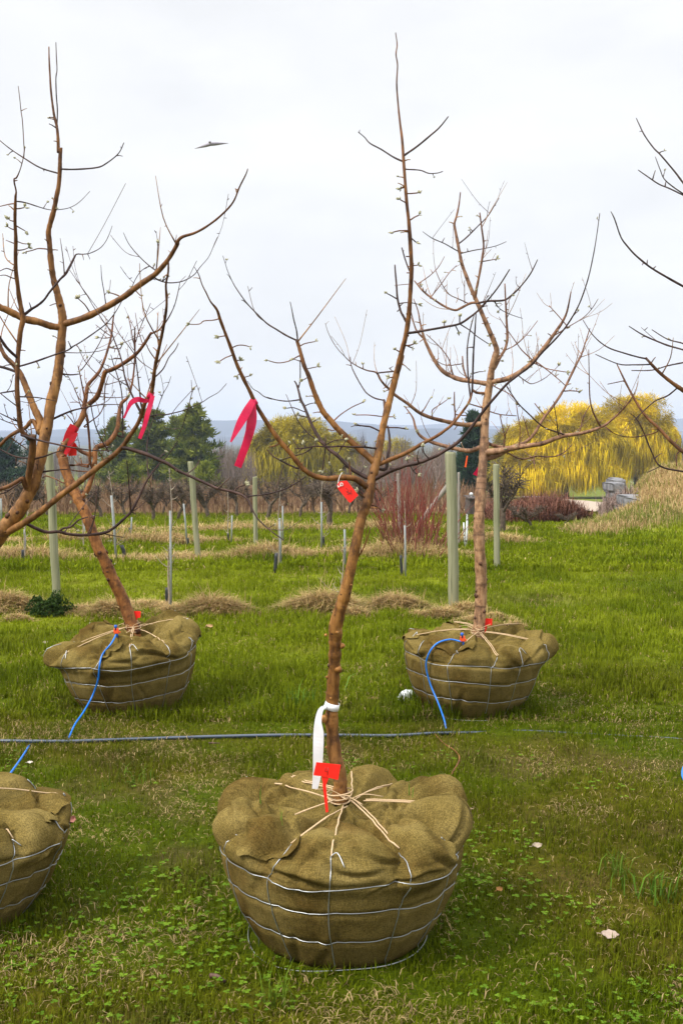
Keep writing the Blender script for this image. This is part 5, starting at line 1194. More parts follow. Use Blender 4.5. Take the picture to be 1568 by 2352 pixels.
PROF = [(0.0, .205, .0), (.04, .268, .004), (.07, .292, .028), (.2, .352, .130), (.34, .394, .245), (.46, .408, .325), (.53, .404, .360), (.585, .394, .390), (.64, .368, .412), (.70, .336, .424), (.76, .288, .424), (.83, .220, .418), (.90, .135, .415), (.95, .075, .425), (.985, .040, .455), (1.0, .026, .468)]
PT = [p[0] for p in PROF]; PR = [p[1] for p in PROF]; PZ = [p[2] for p in PROF]
_k = np.linspace(0, 1, 200)
def _sm(v):                              # soften the corners of the profile
    a = np.interp(_k, PT, v); p = np.concatenate([np.full(6, a[0]), a, np.full(6, a[-1])]); return np.convolve(p, np.hanning(15)[1:-1] / np.hanning(15).sum(), 'valid')[:200]
_r, _z = _sm(PR), _sm(PZ)
class Ball:
    def __init__(s, cx, cy, seed, scale=1.0, tilt=(0, 0), nf=9, flop=(), puff=1.0, spin=0.0, high=(), zs=1.0, droop=0.0):
        s.c = Vector((cx, cy, H(cx, cy) - .012)); s.seed = seed; s.k = scale; s.zs = zs; s.droop = droop; s.nf = nf; s.flop = flop; s.puff = puff; s.high = high; s.spin = spin
        s.rot = Matrix.Rotation(tilt[0], 3, 'X') @ Matrix.Rotation(tilt[1], 3, 'Y'); rg = random.Random(seed)
        # where the gathers run in towards the trunk
        a = [spin + (i + rg.uniform(-.26, .26)) * 2 * math.pi / nf for i in range(nf)]; s.g = sorted(x % (2 * math.pi) for x in a)
        s.amp = [rg.uniform(.55, 1.15) for _ in range(nf)]; s.reach = [rg.uniform(.44, .56) for _ in range(nf)]; s.bow = [rg.uniform(-.22, .22) for _ in range(nf)]
        s.cre = []
        for _ in range(40):                # loose creases: arcs on the cloth
            s.cre.append((rg.uniform(0, 6.28), rg.uniform(.50, .90), rg.uniform(-1.2, 1.2), rg.uniform(.04, .13), rg.uniform(.008, .022), rg.uniform(.008, .016), rg.uniform(-9, 9)))
        for _ in range(16):
            s.cre.append((rg.uniform(0, 6.28), rg.uniform(.12, .48), rg.uniform(1.1, 2.0), rg.uniform(.06, .16), rg.uniform(.003, .007), rg.uniform(.010, .02), rg.uniform(-3, 3)))
    def pt(s, th, t, off=0.0):
        r = float(np.interp(t, _k, _r)); z = float(np.interp(t, _k, _z)); e = .01
        dr = float(np.interp(t + e, _k, _r) - np.interp(t - e, _k, _r)); dz = float(np.interp(t + e, _k, _z) - np.interp(t - e, _k, _z))
        l = math.hypot(dr, dz) or 1e-6; nr, nz_ = dz / l, -dr / l
        cx, sx = math.cos(th), math.sin(th); q = Vector((cx * 1.6 + s.seed, sx * 1.6, t * 2.6)); q2 = Vector((cx * 4.2, sx * 4.2 + s.seed, t * 7.0))
        w = max(0.0, min(1.0, (t - .46) / .14)); w = w * w * (3 - 2 * w); cen = max(0.0, min(1.0, (.995 - t) / .10))
        thw = (th + .35 * mnoise.noise(q) * (1 - .4 * w) + .16 * mnoise.noise(q2)) % (2 * math.pi)
        # billows between the gathers
        n = s.nf; i = max((k for k in range(n) if s.g[k] <= thw), default=n - 1); a = s.g[i]; b = s.g[(i + 1) % n]
        if b <= a: b += 2 * math.pi
        u = ((thw - a) % (2 * math.pi)) / (b - a); wd = (b - a) * max(r, .05)
        puff = (max(0.0, math.sin(math.pi * min(1, max(0, u)))) ** .45) * s.amp[i] * min(.068, wd * .34)
        rise = max(0.0, min(1.0, (t - s.reach[i] + .06) / .13)); rise = rise * rise * (3 - 2 * rise)
        d = s.puff * puff * rise * cen * (.72 + .28 * max(0, min(1, (t - .55) / .12))) - .024 * w * cen * math.exp(-(min(u, 1 - u) / .16) ** 2) - .006 * w * cen
        d += .012 * mnoise.noise(q) * (.5 + w) + .0045 * mnoise.noise(q2) * (.5 + w * cen) + .0016 * mnoise.noise(q2 * 3.1) * (.35 + w * cen)
        d += (.0025 + .0175 * max(0, min(1, (t - .70) / .14))) * w * cen * (abs(math.sin(th * 9.5 + 3.2 * mnoise.noise(q * 1.3) + t * 5)) ** .6 - .65) * min(1, r / .16)
        for (a0, t0, an, L, dp, wd_, cv) in s.cre:
            x = ((th - a0 + math.pi) % (2 * math.pi) - math.pi) * max(r, .06)
            y = (t - t0) * 1.0
            if abs(x) > .3 or abs(y) > .3: continue
            c_, s_ = math.cos(an), math.sin(an); al = x * c_ + y * s_; ac = -x * s_ + y * c_ - cv * al * al * .5
            if abs(al) < L * 1.6:
                f = math.exp(-(al / L) ** 4)
                d += f * (-dp * math.exp(-(ac / wd_) ** 2) + dp * .75 * math.exp(-((ac - wd_ * 1.7) / (wd_ * 1.3)) ** 2))
        d += .0065 * (1 - w) * min(1, t / .12) * (abs(math.sin(th * 10.5 + 3.0 * mnoise.noise(q * .9) + 1.5 * t)) ** .5 - .7)
        for tw in (.2, .34, .50):          # the wires bite into the cloth
            d -= .006 * math.exp(-((t - tw) / .016) ** 2)
        fl = 0.0
        for (a0, am, t0, tw, dn) in s.flop:   # loose corners of cloth thrown outwards
            x = ((th - a0 + math.pi) % (2 * math.pi) - math.pi); f = math.exp(-abs(x / dn) * 1.15) * math.exp(-((t - t0) / tw) ** 2); d += am * 1.25 * f; fl += am * f
        p = Vector(((r + nr * (d + off)) * cx, (r + nr * (d + off)) * sx, z + nz_ * (d + off)))
        p.z -= s.droop * fl
        for (a0, am, dn, r0, r1) in s.high:
            x = ((th - a0 + math.pi) % (2 * math.pi) - math.pi); rr = math.hypot(p.x, p.y); f = math.exp(-(x / dn) ** 2) * max(0, 1 - ((rr - r0) / r1) ** 2) * w; p.z += am * f
        p *= s.k; p.z = max(p.z * s.zs, .002)
        return s.rot @ p + s.c
    def build(s, root, hooks, wires=True):
        nth, nt_ = 300, 180; vs = []; uv = []
        ts = np.linspace(0, 1, nt_)
        for t in ts:
            for j in range(nth):
                th = 2 * math.pi * j / nth; vs.append(s.pt(th, float(t))); uv.append((th * .40, float(t) * .95))
        mb = MB(); fs = [(i * nth + j, i * nth + (j + 1) % nth, (i + 1) * nth + (j + 1) % nth, (i + 1) * nth + j) for i in range(nt_ - 1) for j in range(nth)]
        fs.append(tuple(range(nth))[::-1]); mb.add(vs, fs)
        rg = random.Random(s.seed + 5); 
        o = mb.build('burlap_ball', M_BURLAP, root)
        me = o.data; ul = me.uv_layers.new(name='UVMap'); li = np.zeros(len(me.loops), dtype=np.int32); me.loops.foreach_get('vertex_index', li)
        U = np.array(uv)[li]; wrap = np.zeros(len(li)); 
        ul.data.foreach_set('uv', U.astype(np.float32).ravel())
        # overlapping edges of the cloth, pinned down at one side and lifting at the other
        for fi in range(5):
            a0 = rg.uniform(0, 6.28); da = rg.uniform(.35, .75); t0, t1 = rg.uniform(.55, .64), rg.uniform(.72, .86); fb = MB(); na, nb = 26, 14; U2 = []
            for sgn in (1, -1):
                vv = []
                for i in range(nb):
                    u = i / (nb - 1)
                    for j in range(na):
                        v = j / (na - 1); t = t0 + (t1 - t0) * u + .018 * math.sin(v * 7 + fi) + .006 * math.sin(v * 23 + fi * 2) * (1 - u); lift = .0035 + .016 * (1 - u) ** 3 * (.5 + .5 * math.sin(v * 9 + fi * 2.1)) + .008 * max(0, v - .8) * 5 * (1 - u)
                        vv.append(s.pt(a0 + da * (v - .5) + .05 * math.sin(u * 5), t, (lift if sgn > 0 else lift - .002) * min(1, (1 - u) * 5 + .15) * min(1, v * 6 + .2))); U2.append(((a0 + da * v) * .4, t * .95))
                fb.add(vv, [(i * na + j, i * na + j + 1, (i + 1) * na + j + 1, (i + 1) * na + j)[::sgn] for i in range(nb - 1) for j in range(na - 1)])
            fo = fb.build('burlap_flap', M_BURLAP, o); ul2 = fo.data.uv_layers.new(name='UVMap'); l2 = np.zeros(len(fo.data.loops), dtype=np.int32); fo.data.loops.foreach_get('vertex_index', l2); ul2.data.foreach_set('uv', np.array(U2)[l2].astype(np.float32).ravel())
        # wire basket
        wb = MB(); nv = 12; ph = [s.spin + .26 + 2 * math.pi * i / nv + rg.uniform(-.05, .05) for i in range(nv)]
        for tw, am in ((.2, .006), (.34, .010), (.50, .020)):
            P = []
            wv = [rg.uniform(-1, 1) for _ in range(nv)]
            for j in range(181):
                th = 2 * math.pi * j / 180; f = ((th - ph[0]) % (2 * math.pi)) / (2 * math.pi) * nv; i = int(f) % nv; u = f - int(f)
                k = wv[i] * (1 - u) + wv[(i + 1) % nv] * u
                P.append(s.pt(th, tw + am * (k + .9 * math.sin(math.pi * u) * (-1 if i % 2 else .35)), .0012))
            wb.tube(P, .0017 * s.k, 5)
        P = []
        for j in range(121):
            th = 2 * math.pi * j / 120; r = (.300 + .012 * math.sin(3 * th + s.seed) + .006 * math.sin(5 * th)) * s.k
            P.append(Vector((math.cos(th) * r - .014, math.sin(th) * r - .016, .020 + .006 * math.sin(2 * th + s.seed))) + s.c)
        wb.tube(P, .0017 * s.k, 5)
        for i, a in enumerate(ph):
            P = [s.c + Vector((math.cos(a) * .300 * s.k, math.sin(a) * .300 * s.k, .014))] + [s.pt(a + .02 * math.sin(t * 9 + i), t, .0014) for t in np.linspace(.09, .50, 14)]
            hk = .60 + .09 * rg.random()
            P += [s.pt(a + .04 * math.sin(i * 2.1) * (t - .5) / .1 + .05 * math.sin(9 * (t - .5)), t, .004) for t in np.linspace(.53, hk, 6)]
            wb.tube(P, .0017 * s.k, 5); e = P[-1]; b = s.pt(a + .10, hk - .035, .006); c2 = s.pt(a + .05, hk + .012, .012)
            if i % 2 == 0: wb.tube(catmull([tuple(e), tuple(c2), tuple(b)], 4), .0017 * s.k, 5)
            hooks.append((a, hk, e))
        wb.build('wire_basket', M_WIRE, o)
        return o
    def twine(s, o, hooks, centre, rg, n=9, r=.0024, free=6, foot=None):
        tb = MB(); c = Vector(centre)
        fr = [h for h in hooks]
        for k in range(n):
            a, hk, e = fr[(k * 5 + s.seed) % len(fr)]; a2 = a + rg.uniform(-.5, .5)
            q = c + Vector((math.cos(a2) * .045, math.sin(a2) * .045, rg.uniform(-.012, .02))); m = (e + q) / 2 + Vector((0, 0, .012))
            L = []
            for u in np.linspace(0, 1, 12):
                p = e + (q - e) * float(u); loc = s.rot.inverted() @ (p - s.c); rr = math.hypot(loc.x, loc.y) / s.k; th = math.atan2(loc.y, loc.x)
                t = float(np.interp(-rr, [-.40, -.355, -.30, -.225, -.135, -.075, -.04], [.60, .70, .76, .83, .90, .95, .985])); zz = s.pt(th, t, .006).z
                p.z = max(p.z + .010 * math.sin(math.pi * u), zz * .55 + p.z * .45 if u < .85 else p.z); L.append(p)
            L = [p + Vector((rg.uniform(-1, 1), rg.uniform(-1, 1), rg.uniform(-.3, 1))) * .0016 for p in L]
            tb.tube(L, r, 6, lump=.18, seed=k)
            if k % 2 == 0: tb.tube([p + Vector((.008, .004, .003)) for p in L], r * .85, 6, lump=.12, seed=k + 50)
        for k in range(3):                                           # turns round the trunk
            P = [(foot or c) + Vector((math.cos(a) * (.034 + .004 * k), math.sin(a) * (.034 + .004 * k), .012 * k - .01 + .006 * math.sin(a + k))) for a in np.linspace(0, 6.4, 22)]
            tb.tube(P, r, 6, lump=.1, seed=k)
        for k in range(free):
            a = rg.uniform(0, 6.28); P = [c, c + Vector((math.cos(a) * .06, math.sin(a) * .06, .03)), c + Vector((math.cos(a + .4) * .11, math.sin(a + .4) * .11, .012 + rg.uniform(0, .05)))]
            tb.tube(catmull(P, 4), r * .6, 5, lump=.2, seed=k)
        tb.build('twine', M_TWINE, o)

def project(p):
    q = p - Vector((0, 0, CAMZ)); f = Vector((0, math.cos(PITCH), -math.sin(PITCH))); u = Vector((0, math.sin(PITCH), math.cos(PITCH))); d = q.dot(f)
    return CX + q.x / d * F, CY - q.dot(u) / d * F
def ball_grid(b):
    return [(p, *project(p)) for p in (b.pt(th, float(t)) for th in np.linspace(math.pi, 2 * math.pi, 70) for t in np.linspace(.03, .97, 70))]
def on_ball(grid, x, y, lift=.008):
    """where the ball's front surface is met at a place in the photo, or None"""
    c = [(p.y, p) for p, a, b in grid if (a - x) ** 2 + (b - y) ** 2 < 90]
    if not c: return None
    p = at(x, y, min(c, key=lambda k: k[0])[0]); return p - ray(x, y).normalized() * lift
ROW_G = 'balled apple trees set out on the lawn'
BALLOBJ = {}
def plant(key, tree, ball, label, cen, ntw):
    root = empty('apple_tree', (ball.c.x, ball.c.y, H(ball.c.x, ball.c.y)), label, 'tree', ROW_G)
    tree.build(root); hooks = []; o = ball.build(root, hooks); ball.twine(o, hooks, cen, random.Random(ball.seed), ntw, foot=Vector((*tree.st[0]['W'][2][:2], cen[2]))); BALLOBJ[key] = (ball, root, hooks)
BA = Ball(0.0, 3.42, 3, .955, (0, 0), 9, puff=1.12, zs=.975, flop=((.30, .045, .66, .09, .34), (2.85, .020, .62, .1, .35)), spin=.2, high=((1.5, -.022, .9, .30, .18),))
BB = Ball(-1.24, 6.40, 8, .98, (R(2), R(-4)), 8, flop=((3.45, .095, .60, .10, .36), (.25, .05, .64, .10, .4)), droop=.9, puff=1.05, spin=.5, high=((.5, .075, .5, .31, .16), (3.3, -.03, .5, .34, .16)))
BD = Ball(.75, 6.30, 13, .97, (0, R(3)), 9, flop=((-.10, .085, .60, .10, .30), (.45, .03, .66, .1, .35)), droop=.12, puff=.8, spin=.9, high=((.6, .05, .6, .28, .16),))
BC = Ball(-1.365, 3.60, 21, 1.0, (R(-2), R(4)), 9, puff=.9, spin=.1, zs=.86)
BE = Ball(1.66, 3.70, 30, 1.0, (0, 0), 9, puff=.9, spin=.7)
def trunk_base(tree, ball): return next(p for p in tree.st[0]['W'] if p.z < 9 and p.z >= ball.c.z + .43 * ball.k or p is tree.st[0]['W'][6])
plant('A', TA, BA, 'middle apple tree with crooked knobbly trunk and white ribbon, front burlap root ball', (TA.st[0]['W'][2].x + .03, TA.st[0]['W'][2].y - .035, .445), 9)
plant('C', TC, BC, 'large tan apple tree leaning in from the frame edge, its root ball cut off', (TC.st[0]['W'][2].x, TC.st[0]['W'][2].y, .395), 6)
plant('B', TB_, BB, 'leaning orange brown apple tree in a slumped, tilted burlap ball with a blue tube', (TB_.st[0]['W'][2].x, TB_.st[0]['W'][2].y, .455), 8)
plant('D', TD, BD, 'upright ringed pinkish apple tree in a burlap ball next to a white plastic lump', (TD.st[0]['W'][2].x, TD.st[0]['W'][2].y, .455), 8)
plant('E', TE, BE, 'apple tree of which only long bare branch tips reach in over the yellow willow', (TE.st[0]['W'][2].x, TE.st[0]['W'][2].y, .465), 5)
# knots and pruning scars on the middle trunk
rootA = BALLOBJ['A'][1]
for x, y, w, dx in ((622, 595, 34, -.25), (662, 725, 44, .9), (632, 935, 56, .25), (522, 630, 26, -1.0), (530, 1010, 22, -.9), (510, 1385, 60, -.75), (582, 790, 14, 0), (525, 1640, 22, -1), (565, 1195, 28, -.1), (742, 178, 20, .4), (600, 440, 18, -.7)):
    px, py = x * .2604 + 612.6, y * .2604 + 1293.1; W3 = TA.st[0]['W']; i = min(range(len(W3)), key=lambda k: abs(TA.st[0]['P'][k][1] - py)); c = W3[i]; rr = TA.st[0]['R'][i]; s = w * .2604 / F * 3.5 * .62; d = Vector((dx, -math.sqrt(max(0, 1 - dx * dx)), .15)).normalized()
    p = at(px, py, 3.42); p.y = c.y + d.y * rr * .8; q = d.to_track_quat('Z', 'Y').to_matrix()
    kb = MB(); kb.ell(p, s, s, s * .8, q, 10, 7, .14, i)
    kb.tube([p + d * s * .55, p + d * s * .95], [s * .62, s * .5], 9, lump=.15, seed=i); kb.build('knot', BARK_A, rootA)

# ------------------------------------------------------------------ tags, stakes and ribbons
def glossy(name, c, rough=.45, spec=.4, var=.12, scale=30):
    return m_plain(name, [(.3, tuple(v * (1 - var) for v in c)), (.7, tuple(min(1, v * (1 + var)) for v in c))], scale, rough, spec, (.15, .001))
def tape(name, c):
    m, t, b, o = mat(name); n = noise_node(t, 22, 3, .5); r_ = ramp(t, n.outputs['Fac'], [(.3, tuple(v * .72 for v in c)), (.7, c)]); t.links.new(r_.outputs['Color'], b.inputs['Base Color']); b.inputs['Roughness'].default_value = .32; b.inputs['Specular IOR Level'].default_value = .45
    bump(t, b, n.outputs['Fac'], .6, .006); tr = tn(t, 'ShaderNodeBsdfTranslucent'); ms = tn(t, 'ShaderNodeMixShader'); ms.inputs['Fac'].default_value = .3
    t.links.new(r_.outputs['Color'], tr.inputs['Color']); t.links.new(b.outputs['BSDF'], ms.inputs[1]); t.links.new(tr.outputs['BSDF'], ms.inputs[2]); t.links.new(ms.outputs['Shader'], o.inputs['Surface']); return m
M_RED = glossy('red plastic', (.85, .018, .010)); M_PINK = tape('pink flagging tape', (.80, .012, .090)); M_REDT = tape('red flagging tape', (.66, .010, .022))
M_WHITE = glossy('white cloth tape', (.74, .74, .76), .7, .2, .06); M_INK = glossy('faded pen ink', (.30, .02, .015)); M_CORD = glossy('white cord', (.7, .68, .62))
M_ORANGE = glossy('orange tape', (.75, .09, .012)); M_BLUE = glossy('blue tubing', (.006, .165, .62), .35, .5); M_HOSE = glossy('black pipe with sky tint', (.026, .042, .070), .16, 1.0)  # M_HOSE: black pipe, with blue sky reflection mixed into its base colour
M_EMIT = glossy('red orange plastic', (.72, .085, .02), .4); M_BLUEC = glossy('blue plastic cap', (.01, .10, .50), .4)

def slab(mb, corners, th=.0018):
    """a thin rigid plate from its outline; gets a back and sides"""
    c = [Vector(p) for p in corners]; n = (c[1] - c[0]).cross(c[2] - c[1]).normalized() * th
    k = len(c); mb.add([p - n / 2 for p in c] + [p + n / 2 for p in c], [tuple(range(k))[::-1], tuple(range(k, 2 * k))] + [(i, (i + 1) % k, k + (i + 1) % k, k + i) for i in range(k)])
def zpts(z, pts, Y):
    s, ox, oy = ZM[z]; return [at(x * s + ox, y * s + oy, Y) for x, y in pts]

# the T shaped label stuck into the front ball
e = at(743, 1865, 3.26)
st = empty('plant_label', e, 'red T shaped plastic plant label with a faint 4, stuck in the front root ball', 'plant label')
mb = MB(); slab(mb, zpts('zt', [(437, 1757), (652, 1780), (646, 1812), (630, 1908), (622, 1912), (545, 1893), (485, 1880), (414, 1873), (412, 1862)], 3.275)); mb.build('label_head', M_RED, st, smooth=False)
mb = MB(); slab(mb, zpts('zt', [(482, 1880), (548, 1893), (527, 1945), (522, 1960), (543, 2195), (520, 2200), (492, 1960), (494, 1935)], 3.278)); mb.build('label_stem', M_RED, st, smooth=False)
mb = MB()
for L in ([(519, 1803), (513, 1838), (537, 1842)], [(541, 1806), (534, 1870)]):
    mb.tube(zpts('zt', L, 3.2735), .0009, 5)
mb.build('number', M_INK, st)
# small labels in the rear balls
e = at(311, 1442, 6.35); st = empty('plant_label', e, 'red plant label behind the foot of the leaning trunk in the rear burlap ball', 'plant label')
mb = MB(); slab(mb, zpts('l5', [(775, 1240), (829, 1242), (826, 1279), (810, 1281), (800, 1312), (788, 1310)], 6.42)); mb.build('label_plate', M_RED, st, smooth=False)
e = at(1115, 1455, 6.3); st = empty('plant_label', e, 'red plant label standing at the foot of the upright ringed trunk', 'plant label')
mb = MB(); slab(mb, zpts('h6', [(661, 798), (692, 800), (690, 830), (668, 831), (662, 866), (654, 865), (657, 830)], 6.31)); mb.build('label_plate', M_RED, st, smooth=False)

# hanging tags
def hang_tag(z, corners, Y, label, hole, cord, ink):
    P = zpts(z, corners, Y); t = empty('hanging_tag', P[0], label, 'tag')
    mb = MB(); slab(mb, P, .002); mb.build('tag_card', M_RED, t, smooth=False)
    mb = MB(); h = zpts(z, [hole], Y - .003)[0]; mb.tube([h + Vector((math.cos(a) * .0045, 0, math.sin(a) * .0045)) for a in np.linspace(0, 6.283, 14)], .0012, 5); mb.build('eyelet', M_CORD, t)
    mb = MB(); mb.tube(catmull([tuple(v) for v in cord], 5), .0011, 5); mb.build('cord', M_CORD, t)
    if ink:
        mb = MB()
        for L in ink: mb.tube(catmull([tuple(p) for p in zpts(z, L, Y - .0018)], 4), .0010, 5)
        mb.build('handwriting', M_INK, t)
lim = TA.st[1]['W']
hc = zpts('z6', [(655, 1137)], 3.40)[0]; lt = lim[min(range(len(lim)), key=lambda k: abs(TA.st[1]['P'][k][0] - 784.5))]
hang_tag('z6', [(618, 1140), (640, 1112), (705, 1102), (806, 1232), (738, 1298), (722, 1290), (625, 1172)], lt.y - .024, 'red card tag with pen marks hanging tilted under the middle apple limb',
         (658, 1137), [zpts('z6', [(658, 1137)], lt.y - .026)[0], zpts('z6', [(628, 1160)], lt.y - .028)[0], lt + Vector((-.01, -.014, -.004)), lt + Vector((0, 0, .0145)), lt + Vector((.004, .012, 0))],
         [[(694, 1165), (720, 1190), (700, 1200), (735, 1215)], [(708, 1225), (745, 1200), (735, 1180)], [(720, 1205), (752, 1222)]])
lb = TB_.st[1]['W']; lt = lb[min(range(len(lb)), key=lambda k: abs(TB_.st[1]['P'][k][1] - 990))]
hang_tag('z2', [(603, 1312), (615, 1288), (662, 1288), (680, 1312), (678, 1404), (606, 1408)], lt.y + .02, 'square red card tag below the red tape on the rear leaning tree', (640, 1298),
         [zpts('z2', [(640, 1298)], lt.y + .018)[0], zpts('z2', [(655, 1240)], lt.y - .01)[0], lt + Vector((0, -.02, 0)), lt + Vector((0, .0, .02))], None)

def ribbon(name, label, cat, m, tails, ties, thick=.0006):
    """tails: list of (zoom, [(x,y,width)], depth list);  ties: (centre, axis, radius, width) bands round the limb"""
    e = empty(name, ties[0][0] if ties else zpts(tails[0][0], [tails[0][1][0][:2]], tails[0][2][0])[0], label, cat)
    for z, pts, Ys in tails:
        mb = MB(); s, ox, oy = ZM[z]
        A = catmull([(x * s + ox, y * s + oy, w * s, Y) for (x, y, w), Y in zip(pts, Ys)], 5); P = [at(a[0], a[1], a[3]) for a in A]; w = [max(.0015, a[2] / F * a[3]) for a in A]
        sd = []
        for i, p in enumerate(P):
            t = (P[min(i + 1, len(P) - 1)] - P[max(i - 1, 0)]).normalized(); v = Vector((0, 1, 0)).cross(t).normalized(); v = v if v.x > 0 else -v
            if sd and v.dot(sd[-1]) < 0: v = -v
            sd.append((v + Vector((0, .10 * math.sin(i * .35), 0))).normalized())
        mb.strip(P, w, sd, thick); mb.build('tail', m, e, smooth=False)
    for (c, ax, r, w) in ties:
        mb = MB(); ax = Vector(ax).normalized(); u = ax.orthogonal().normalized(); v = ax.cross(u)
        P = [Vector(c) + (u * math.cos(a) + v * math.sin(a)) * r for a in np.linspace(0, 6.4, 26)]
        mb.strip(P, w, [ax + .12 * u * math.sin(i * .8) for i in range(26)], thick); mb.build('knot_band', m, e)
    return e
def limb_at(st, yD):
    W3 = st['W']; i = min(range(1, len(W3) - 1), key=lambda k: abs(st['P'][k][1] - yD))
    return W3[i], (W3[i + 1] - W3[i - 1]).normalized(), st['R'][i]
c, ax, r = limb_at(TA.st[1], 922)
ribbon('flagging_ribbon', 'hot pink ribbon with two long tails tied to the middle apple tree limb', 'ribbon', M_PINK,
       [('h3', [(1163, 748, 26), (1135, 800, 40), (1100, 862, 34), (1060, 942, 8)], [c.y - .012, c.y - .03, c.y - .04, c.y - .05]),
        ('h3', [(1160, 750, 22), (1158, 830, 44), (1146, 900, 40), (1122, 975, 36), (1092, 1056, 34)], [c.y - .014, c.y - .02, c.y - .02, c.y - .015, c.y - .01])], [(c, ax, r + .0015, .016)])
lv = next(st_ for st_ in TC.st if st_['kind'] == 'B' and abs(st_['P'][-1][0] - 386.6) < 6 and st_['L'] > .8)
c, ax, r = limb_at(lv, 908)
ribbon('flagging_ribbon', 'hot pink ribbon tied round the tall dark shoot of the tan tree, looped sideways', 'ribbon', M_PINK,
       [('h3', [(702, 728, 20), (690, 775, 22), (678, 815, 22), (664, 868, 20), (642, 926, 16)], [c.y - .012, c.y - .02, c.y - .03, c.y - .03, c.y - .03]),
        ('h3', [(692, 752, 14), (665, 752, 20), (632, 746, 24), (603, 762, 22), (586, 795, 12), (570, 832, 10)], [c.y - .01, c.y - .02, c.y - .03, c.y - .03, c.y - .03, c.y - .03])], [(c, ax, r + .002, .020)])
c, ax, r = limb_at(TB_.st[1], 985)
ribbon('flagging_ribbon', 'dark red tape wound along the leaning limb above the square red tag', 'ribbon', M_REDT,
       [('z2', [(650, 1135, 60), (610, 1220, 70), (575, 1290, 50), (532, 1352, 40)], [c.y - .025, c.y - .025, c.y - .025, c.y - .03]),
        ('z2', [(668, 1200, 50), (630, 1290, 46), (590, 1370, 40), (555, 1432, 30)], [c.y - .02, c.y - .03, c.y - .03, c.y - .03])], [(c, ax, r + .003, .045)])
c = at(1094, 1090, 6.36)
ribbon('flagging_ribbon', 'scrap of hot pink ribbon behind the upright ringed trunk', 'ribbon', M_PINK, [('h6', [(632, 100, 10), (624, 125, 22), (616, 143, 30)], [6.46, 6.46, 6.46])], [])
ribbon('flagging_ribbon', 'thin orange ribbon hanging near the top of the thick treated post', 'ribbon', M_ORANGE, [('h6', [(577, 52, 6), (573, 75, 7), (568, 104, 9)], [9.4, 9.4, 9.4])], [])
W3 = TA.st[0]['W']; c, ax, r = limb_at(TA.st[0], 1625)
ribbon('tape_ribbon', 'wide white tape tied round the middle trunk with one long tail hanging', 'ribbon', M_WHITE,
       [('zt', [(498, 1272, 34), (470, 1310, 48), (452, 1400, 62), (456, 1500, 92), (453, 1650, 92), (448, 1800, 84), (438, 1900, 70), (424, 1992, 52)], [c.y - .03, c.y - .034, c.y - .04, c.y - .04, c.y - .04, c.y - .038, c.y - .034, c.y - .03])],
       [(c + Vector((0, 0, .003)), ax + Vector((.22, 0, 0)), r * 1.03 + .002, .022), (c + Vector((-.022, -.018, .002)), Vector((.3, .2, 1)), .006, .012)], .0008)

# ------------------------------------------------------------------ irrigation
hp = []
for x, y in ((-160, 1703), (-60, 1706), (0, 1708), (150, 1709), (300, 1704), (460, 1699), (640, 1695), (780, 1695), (900, 1696), (1000, 1690), (1100, 1680), (1200, 1677), (1300, 1682), (1450, 1690), (1530, 1694), (1720, 1706), (1900, 1712)):
    g = G(x, y); g.z += .014 if x < 1050 else -.007; hp.append(tuple(g))
mb = MB(); mb.tube([Vector(p) for p in catmull(hp, 6)], .0095, 10); tag(mb.build('irrigation_hose', M_HOSE), 'long black irrigation hose lying across the lawn between the root balls', 'hose')
def drip(label, pts, em, emit=True):
    g = ball_grid(BALLOBJ[em][0]) if em else None
    t = empty('drip_tube', at(pts[0][0], pts[0][1], pts[0][2]), label, 'tube', 'blue drip tubes')
    mb = MB(); P = catmull([tuple((on_ball(g, x, y) if g and i > 1 and y < 1585 else None) or at(x, y, Y)) for i, (x, y, Y) in enumerate(pts)], 6); mb.tube([Vector(p) for p in P], .0050, 8); mb.build('tubing', M_BLUE, t)
    if emit:
        e = Vector(P[-1]); mb = MB(); mb.box(e + Vector((0, 0, .012)), .026, .02, .016); mb.box(e + Vector((.007, -.003, .025)), .010, .012, .016); mb.box(e + Vector((-.011, -.002, .02)), .007, .014, .02); mb.tube([e + Vector((-.016, 0, .010)), e + Vector((.022, 0, .010))], .005, 8); mb.build('emitter', M_EMIT, t, smooth=False)
        mb = MB(); mb.tube([e + Vector((-.002, 0, .018)), e + Vector((-.004, 0, .034)), e + Vector((-.004, 0, .036)), e + Vector((-.004, 0, .05))], [.004, .004, .008, .008], 8); mb.tube([e + Vector((.004, 0, -.02)), e + Vector((.004, 0, .006))], .005, 8); mb.build('emitter_cap', M_BLUEC, t)
drip('bright blue drip tube running up the slumped rear ball of the leaning tree', [(155, 1704, 5.64), (172, 1665, 5.80), (192, 1636, 5.92), (213, 1598, 6.02), (226, 1560, 6.06), (229, 1530, 6.08), (236, 1503, 6.14), (256, 1478, 6.26), (268, 1456, 6.34)], 'B')
drip('bright blue drip tube arching over the face of the upright tree ball', [(1025, 1684, 5.86), (1020, 1655, 5.90), (1006, 1615, 5.95), (988, 1572, 5.97), (978, 1530, 5.99), (985, 1500, 6.03), (1003, 1478, 6.1), (1030, 1469, 6.16), (1052, 1472, 6.2), (1062, 1474, 6.24)], 'D')
drip('blue drip tube running from the hose to the cut off root ball', [(72, 1705, 5.64), (62, 1722, 5.4), (40, 1755, 4.95), (10, 1795, 4.45), (-10, 1812, 4.15), (-60, 1830, 3.8)], None, False)
drip('short curl of blue drip tube at the frame edge over the open lawn', [(1700, 1704, 5.66), (1620, 1725, 5.2), (1578, 1752, 4.9), (1566, 1772, 4.75), (1574, 1795, 4.6), (1620, 1800, 4.3), (1700, 1830, 3.8)], None, False)

